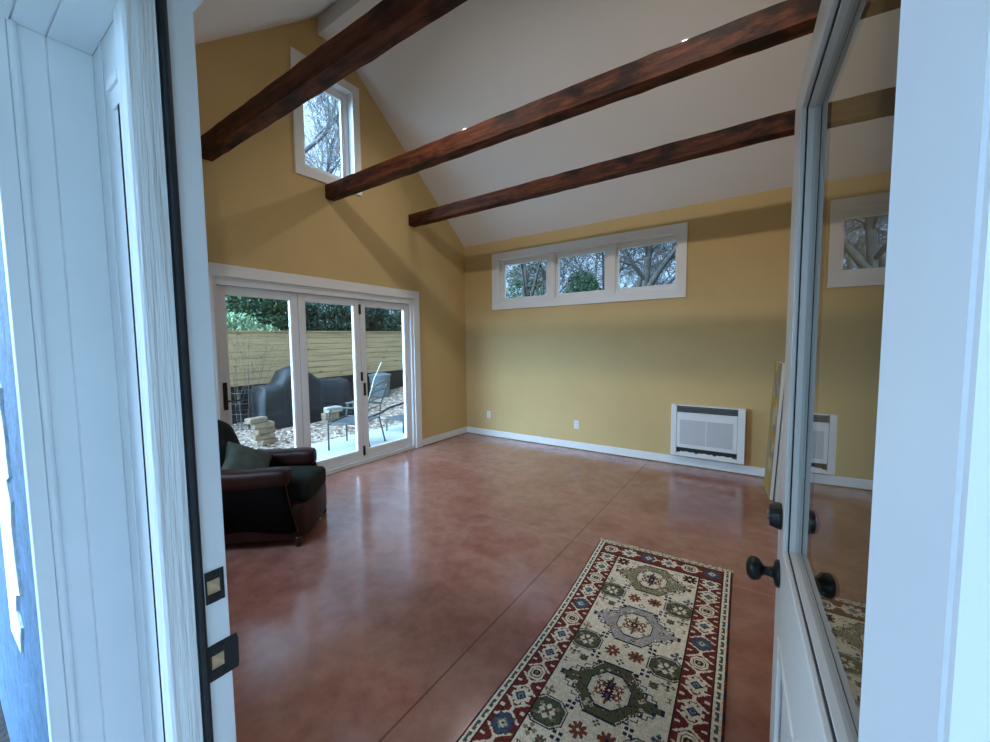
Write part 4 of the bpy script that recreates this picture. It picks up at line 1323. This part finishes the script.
for s in (-1, 1):
    T('front_leg', [(s * hw, 0.30, 0.0), (s * hw, 0.30, 0.40), (s * hw, 0.27, 0.58), (s * hw, 0.24, 0.635)])
    T('back_leg', [(s * hw, -0.36, 0.0), (s * hw, -0.27, 0.40), (s * hw, -0.30, 0.62), (s * (hw - 0.01), -0.40, 0.90), (s * (hw - 0.04), -0.435, 0.975)])
    T('armrest', [(s * hw, -0.31, 0.64), (s * hw, 0.0, 0.655), (s * hw, 0.20, 0.645), (s * hw, 0.30, 0.63)], 0.016)
    T('side_rail', [(s * hw, -0.27, 0.40), (s * hw, 0.30, 0.42)])
T('seat_frame', [(-hw, 0.30, 0.42), (hw, 0.30, 0.42)]); 
T('top_rail', [(-hw + 0.04, -0.435, 0.975), (-0.12, -0.455, 1.01), (0.12, -0.455, 1.01), (hw - 0.04, -0.435, 0.975)])
for k in range(4):
    f = k / 3; z = 0.47 + 0.40 * f; yb = -0.275 - 0.13 * max(0, (z - 0.5) / 0.45)
    T('back_slat', [(-hw + 0.01, yb, z), (-0.15, yb - 0.022, z + 0.02), (0.15, yb - 0.022, z + 0.02), (hw - 0.01, yb, z)], 0.010)
V = []; F = []
for j in range(9):
    for i in range(9):
        x = -hw + 2 * hw * i / 8; y = -0.26 + 0.55 * j / 8
        V.append((x, y, 0.412 - 0.02 * math.sin(math.pi * i / 8) * math.sin(math.pi * j / 8)))
for j in range(8):
    for i in range(8):
        a = j * 9 + i; F.append((a, a + 1, a + 10, a + 9))
n0 = len(V); V += [(x, y, z - 0.012) for x, y, z in V]; F += [tuple(q + n0 for q in f[::-1]) for f in F]
MB().add(V, F).build('seat', MT['mesh_seat'], PC, smooth=True)

FS = empty('footstool', (-1.46, -0.02, -0.10), 0.1, label='low grey metal footstool on the patio by the door edge', cat='footstool')
for sx in (-1, 1):
    for sy in (-1, 1):
        MB().tube([(sx * 0.2, sy * 0.30, 0.0), (sx * 0.2, sy * 0.30, 0.235)], 0.0135).build('leg', MT['chair_metal'], FS, smooth=True)
MB().rbox((-0.215, -0.315, 0.215), (0.215, 0.315, 0.25), 0.012, 6).build('seat', MT['mesh_seat'], FS, smooth=True)

mb = MB(); pts = []
for k in range(16):
    t = k / 15; x = -3.0 - 0.9 * t + 0.05 * math.sin(k); y = 0.35 + 2.6 * t
    pts.append((x, y, gz_(x, y) + 0.025))
mb.tube(pts, 0.022, 8); tag(mb.build('garden_hose', MT['hose'], smooth=True), 'dark hose lying across the gravel behind the patio chair', 'hose')

# ------------------------------------------------------------------ outside: wire cage and bare shrub
WC = empty('wire_cage', (-4.25, -1.62, -0.11), label='wire plant cage round the bare shrub before the fence', cat='plant cage')
mb = MB()
for z in (0.12, 0.32, 0.52, 0.72):
    mb.tube([(0.30 * math.cos(a * math.pi / 12), 0.30 * math.sin(a * math.pi / 12), z) for a in range(25)], 0.004, 5)
mb.build('hoops', MT['wire'], WC)
mb = MB()
for k in range(10):
    a = k * math.pi / 5; mb.tube([(0.30 * math.cos(a), 0.30 * math.sin(a), 0.0), (0.30 * math.cos(a), 0.30 * math.sin(a), 0.76)], 0.0035, 5)
mb.build('uprights', MT['wire'], WC)

# ---- branch generator: bare trees and twigs


def grow(segs, p, d, ln, r, depth, rnd, spread=0.55, upw=0.06, nchild=(3, 4), taper=0.55, wig=0.14):
    """appends (polyline, radii)"""
    n = max(4, int(7 - (3 - depth)))
    pts = [p.copy()]; rad = [r]; dd = d.normalized(); marks = []
    for k in range(n):
        dd = (dd + Vector((rnd.uniform(-1, 1), rnd.uniform(-1, 1), rnd.uniform(-1, 1))) * wig + Vector((0, 0, upw))).normalized()
        pts.append(pts[-1] + dd * (ln / n)); rad.append(r * (1 - (1 - taper * 0.6) * (k + 1) / n)); marks.append(dd.copy())
    segs.append((pts, rad))
    if depth == 0: return
    nc = rnd.randint(*nchild)
    for c in range(nc):
        f = 0.30 + 0.70 * (c + rnd.random()) / nc if nc else 1
        k = min(n, max(1, int(f * n)))
        ax = Vector((rnd.uniform(-1, 1), rnd.uniform(-1, 1), rnd.uniform(-1, 1))).normalized()
        nd = (marks[k - 1] + ax * (spread * rnd.uniform(0.7, 1.3)) * 1.3).normalized()
        grow(segs, pts[k], nd, ln * rnd.uniform(0.52, 0.78), rad[k] * rnd.uniform(0.5, 0.7), depth - 1, rnd, spread, upw, nchild, taper, wig)


def seg_mesh(name, segs, mat, parent=None, sides=5):
    V = []; F = []; b = 0
    for pts, rad in segs:
        n = len(pts)
        sd = sides if rad[0] > 0.012 else 3
        P_ = np.array(pts); R_ = np.array(rad)
        T_ = np.gradient(P_, axis=0); T_ /= np.linalg.norm(T_, axis=1)[:, None] + 1e-9
        ref = np.array([0.31, 0.22, 0.92]) if abs(T_[0][2]) < 0.9 else np.array([1, 0, 0.1])
        U_ = np.cross(T_, ref); U_ /= np.linalg.norm(U_, axis=1)[:, None] + 1e-9
        W_ = np.cross(T_, U_)
        a = np.arange(sd) * 2 * np.pi / sd
        ringv = P_[:, None, :] + (U_[:, None, :] * np.cos(a)[None, :, None] + W_[:, None, :] * np.sin(a)[None, :, None]) * R_[:, None, None]
        V.append(ringv.reshape(-1, 3))
        i = np.arange(n - 1)[:, None] * sd + np.arange(sd)[None, :]
        j = np.arange(n - 1)[:, None] * sd + (np.arange(sd)[None, :] + 1) % sd
        F.append((np.stack([i, j, j + sd, i + sd], -1).reshape(-1, 4)) + b); b += n * sd
    return fastmesh(name, np.concatenate(V), np.concatenate(F), mat, parent, smooth=True)


def bare_tree(loc, trunk_segs, label, seed, depth=4, limbs=6, height=9.0, rtrunk=0.16, mat='bark', spread=0.55, extra=None, group='bare winter trees outside', limb0=0.35, upw=0.05, minr=0.0):
    rnd = random.Random(seed)
    root = empty('bare_tree', loc, label=label, cat='tree', group=group)
    segs_t = []; segs_b = []
    pts = [Vector((0, 0, -0.3))]; rad = [rtrunk * 1.2]
    n = 9
    dd = Vector((0, 0, 1))
    lean = trunk_segs
    for k in range(n):
        dd = (dd + Vector((lean[0], lean[1], 0)) * 0.08 + Vector((rnd.uniform(-1, 1), rnd.uniform(-1, 1), 0)) * 0.07).normalized()
        pts.append(pts[-1] + dd * height / n); rad.append(rtrunk * (1 - 0.75 * (k + 1) / n))
    segs_t.append((pts, rad))
    for k in range(limbs):
        f = limb0 + (1 - limb0) * (k + 0.5) / limbs
        i = min(n, int(f * n)); a = k * 2.4 + rnd.uniform(-0.4, 0.4)
        d = Vector((math.cos(a), math.sin(a), rnd.uniform(0.35, 0.9)))
        grow(segs_b, pts[i], d, height * rnd.uniform(0.32, 0.45), max(rad[i] * 0.55, 0.02), depth, rnd, spread, upw)
    if extra:
        for (p, d, ln, r) in extra: grow(segs_b, Vector(p), Vector(d), ln, r, depth, rnd, spread, upw)
    if minr:
        segs_b = [(p, [max(q, minr) for q in r]) for p, r in segs_b]
    seg_mesh('trunk', segs_t, MT[mat], root, 9)
    seg_mesh('branches', segs_b, MT[mat], root, 5)
    return root


# shrub of thin bare stems
sh = empty('bare_shrub', (-4.25, -1.62, -0.11), label='thin bare shrub of upright twigs inside the wire plant cage', cat='shrub')
segs = []; rnd = random.Random(2)
for k in range(6):
    a = k * 1.05
    grow(segs, Vector((0.12 * math.cos(a), 0.12 * math.sin(a), 0)), Vector((0.12 * math.cos(a), 0.12 * math.sin(a), 1)), rnd.uniform(0.9, 1.7), 0.008, 2, rnd, 0.5, 0.10, (2, 3), 0.5, 0.07)
segs = [(p, [max(q, 0.0022) for q in r]) for p, r in segs]
seg_mesh('stems', segs, MT['twig'], sh)

# trees past the gable end, seen in the high window and over the fence
rg = random.Random(77)
gl = []
for k in range(9):
    gl.append(((rg.uniform(-0.5, 0.5), 0.3 + 0.22 * k * 0.5, 5.2 + rg.uniform(0, 1.6)), (rg.uniform(-0.2, 0.2), rg.uniform(0.15, 0.95), rg.uniform(0.7, 1.1)), rg.uniform(2.6, 3.6), 0.055))
gl.append(((0, 0.1, 7.6), (0.1, 1.0, 0.75), 3.2, 0.085))
gl.append(((0, 0.2, 6.6), (0.1, 1.0, 0.45), 3.2, 0.07))
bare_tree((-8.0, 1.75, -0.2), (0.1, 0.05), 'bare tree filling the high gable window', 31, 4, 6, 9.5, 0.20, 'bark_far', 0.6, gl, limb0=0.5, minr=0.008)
# trees behind the back wall, seen in the three-pane window
bare_tree((-1.62, 5.1, -0.3), (0.0, 0.0), 'bare forked tree in the left pane of the three-pane window', 12, 4, 5, 6.2, 0.10, 'bark_pale', 0.6,
          [((-0.05, 0, 3.2), (-0.35, 0.1, 1), 2.2, 0.06), ((0.05, 0, 3.2), (0.38, -0.1, 1), 2.2, 0.06), ((0, 0, 2.6), (-0.9, 0.1, 0.8), 2.0, 0.035), ((0, 0, 2.5), (0.9, 0.3, 0.7), 2.0, 0.035)], minr=0.005, limb0=0.3)
bare_tree((0.25, 6.3, -0.3), (0.1, 0.05), 'slim bare tree in the middle pane of the three-pane window', 13, 4, 8, 7.2, 0.07, 'bark_pale', 0.6,
          [((0, 0, 3.0), (0.8, -0.2, 0.8), 2.2, 0.03), ((0, 0, 3.2), (-0.8, -0.1, 0.7), 2.2, 0.03)], minr=0.005, limb0=0.3)
bare_tree((1.40, 5.0, -0.3), (0.0, 0.0), 'thick-trunked bare tree in the right pane of the three-pane window', 17, 4, 6, 6.5, 0.15, 'bark_pale', 0.6,
          [((0.02, 0, 2.75), (0.75, 0.05, 0.95), 2.4, 0.095), ((0.0, 0.0, 2.9), (0.25, 0.2, 1), 2.2, 0.08), ((0, 0, 2.6), (1, 0.2, 0.45), 2.2, 0.04), ((0, 0, 2.7), (-0.8, 0.2, 0.7), 2.0, 0.035)], minr=0.005, limb0=0.42)
bare_tree((3.1, 6.4, -0.3), (-0.1, 0.0), 'bare tree at the right edge of the three-pane window', 23, 4, 8, 7.4, 0.10, 'bark', 0.6, [((0, 0, 3.0), (-0.9, -0.2, 0.7), 2.6, 0.04), ((0, 0, 3.4), (-0.9, 0.1, 0.5), 2.6, 0.04)], minr=0.006, limb0=0.3)
for k, (x, y, lab) in enumerate(((-4.2, 10.5, 'far bare tree behind the left pane of the three-pane window'), (-1.9, 11.5, 'far bare tree behind the forked one'), (0.6, 11.0, 'far bare tree behind the bush in the middle pane'), (2.6, 10.0, 'far bare tree behind the thick trunk in the right pane'))):
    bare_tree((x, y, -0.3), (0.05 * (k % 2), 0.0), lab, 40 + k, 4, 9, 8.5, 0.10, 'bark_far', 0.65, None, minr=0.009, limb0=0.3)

# ---- evergreens


def evergreen(loc, clumps, n, size, mat, label, trunk_h, rt_=0.12, name='evergreen_tree', cat='tree', group='evergreens behind the fence', seed=0, droop=0.3):
    g = np.random.default_rng(seed)
    root = empty(name, loc, label=label, cat=cat, group=group)
    w = np.array([c[3] * c[4] * c[5] for c in clumps]) ** 0.7; w /= w.sum()
    ci = g.choice(len(clumps), n, p=w)
    C_ = np.array([c[:3] for c in clumps])[ci]; R_ = np.array([c[3:] for c in clumps])[ci]
    u = g.normal(size=(n, 3)); u /= np.linalg.norm(u, axis=1)[:, None]
    rad = g.uniform(0.35, 1.0, n) ** 0.5
    P0 = C_ + u * R_ * rad[:, None]
    d = u * 0.8 + g.normal(size=(n, 3)) * 0.6; d[:, 2] -= droop; d /= np.linalg.norm(d, axis=1)[:, None]
    e = np.cross(d, g.normal(size=(n, 3))); e /= np.linalg.norm(e, axis=1)[:, None]
    L_ = g.uniform(0.6, 1.3, n)[:, None] * size
    V = np.stack([P0 - d * L_, P0 - e * L_ * 0.38, P0 + d * L_, P0 + e * L_ * 0.38], 1).reshape(-1, 3)
    fastmesh('foliage', V, np.arange(4 * n).reshape(-1, 4), MT[mat], root)
    MB().tube([(0, 0, -0.4), (0.03, 0.02, trunk_h * 0.5), (0, 0, trunk_h)], [rt_, rt_ * 0.8, rt_ * 0.3], 10).build('trunk', MT['bark'], root, smooth=True)
    return root


def conifer(h, r, k=9, base=0.15, seed=0, taper=0.45):
    g = random.Random(seed); out = []
    for i in range(k):
        f = i / (k - 1); z = h * (base + (1 - base) * f); rr = r * (1 - taper * f) * g.uniform(0.85, 1.15)
        out.append((g.uniform(-.15, .15), g.uniform(-.15, .15), z, rr, rr, h / k * 0.8))
    return out


evergreen((-7.6, 0.2, -0.2), conifer(3.4, 1.35, 7, 0.12, 1), 22000, 0.065, 'ever_mid', 'green evergreen behind the fence in the left door panel', 3.2, seed=1)
evergreen((-7.2, 2.4, -0.2), conifer(3.4, 1.4, 7, 0.10, 2), 22000, 0.065, 'ever_dark', 'dark evergreen behind the fence in the middle door panel', 3.1, seed=2)
evergreen((-8.6, 1.3, -0.2), conifer(3.9, 1.6, 7, 0.10, 3), 16000, 0.075, 'ever_dark', 'dark evergreen between two others behind the fence', 3.1, seed=3)
evergreen((-7.6, 4.15, -0.2), conifer(3.5, 1.0, 6, 0.52, 4), 9000, 0.07, 'ever_dark', 'high-crowned evergreen with bare trunk in the right door panel', 3.3, 0.15, seed=4)
evergreen((-9.8, 7.2, -0.2), conifer(3.7, 1.5, 7, 0.12, 5), 14000, 0.08, 'ever_mid', 'farther evergreen at the right end of the fence', 3.4, seed=5)
evergreen((-10.2, 5.2, -0.2), conifer(3.5, 1.5, 7, 0.12, 6), 12000, 0.08, 'ever_mid', 'low green evergreen far behind the bare-trunked one', 3.3, seed=6)
evergreen((-6.1, -0.85, -0.2), [(0, 0, 1.9, 0.5, 0.55, 0.6), (0.1, 0.5, 1.7, 0.4, 0.5, 0.55), (0, -0.6, 1.7, 0.5, 0.6, 0.6)], 4200, 0.06, 'leaf_light', 'pale-leaved bush peeping over the fence at the left', 1.8, 0.05, 'leafy_bush', 'bush', 'bushes behind the fence', 7, -0.1)
evergreen((-9.0, -1.4, -0.2), conifer(3.6, 1.6, 7, 0.10, 8), 14000, 0.08, 'ever_dark', 'dark evergreen behind the pale-leaved bush', 3.4, seed=8)
# evergreen behind the back wall
evergreen((-0.35, 5.6, -0.2), [(0, 0, 1.6, 1.0, 0.9, 1.2), (0.1, 0.1, 2.7, 0.75, 0.7, 0.75), (0.15, 0, 3.25, 0.45, 0.45, 0.5), (0.85, 0.2, 2.4, 0.5, 0.5, 0.6)], 14000, 0.055, 'ever_mid', 'green bush in the middle pane of the three-pane window', 3.0, 0.06, 'evergreen_bush', 'bush', 'bushes behind the back wall', 9, 0.1)
evergreen((-3.5, 8.4, -0.2), conifer(4.3, 1.6, 7, 0.12, 10), 8000, 0.08, 'ever_mid', 'green bush low in the left pane of the three-pane window', 3.4, 0.08, 'evergreen_bush', 'bush', 'bushes behind the back wall', 10, 0.1)
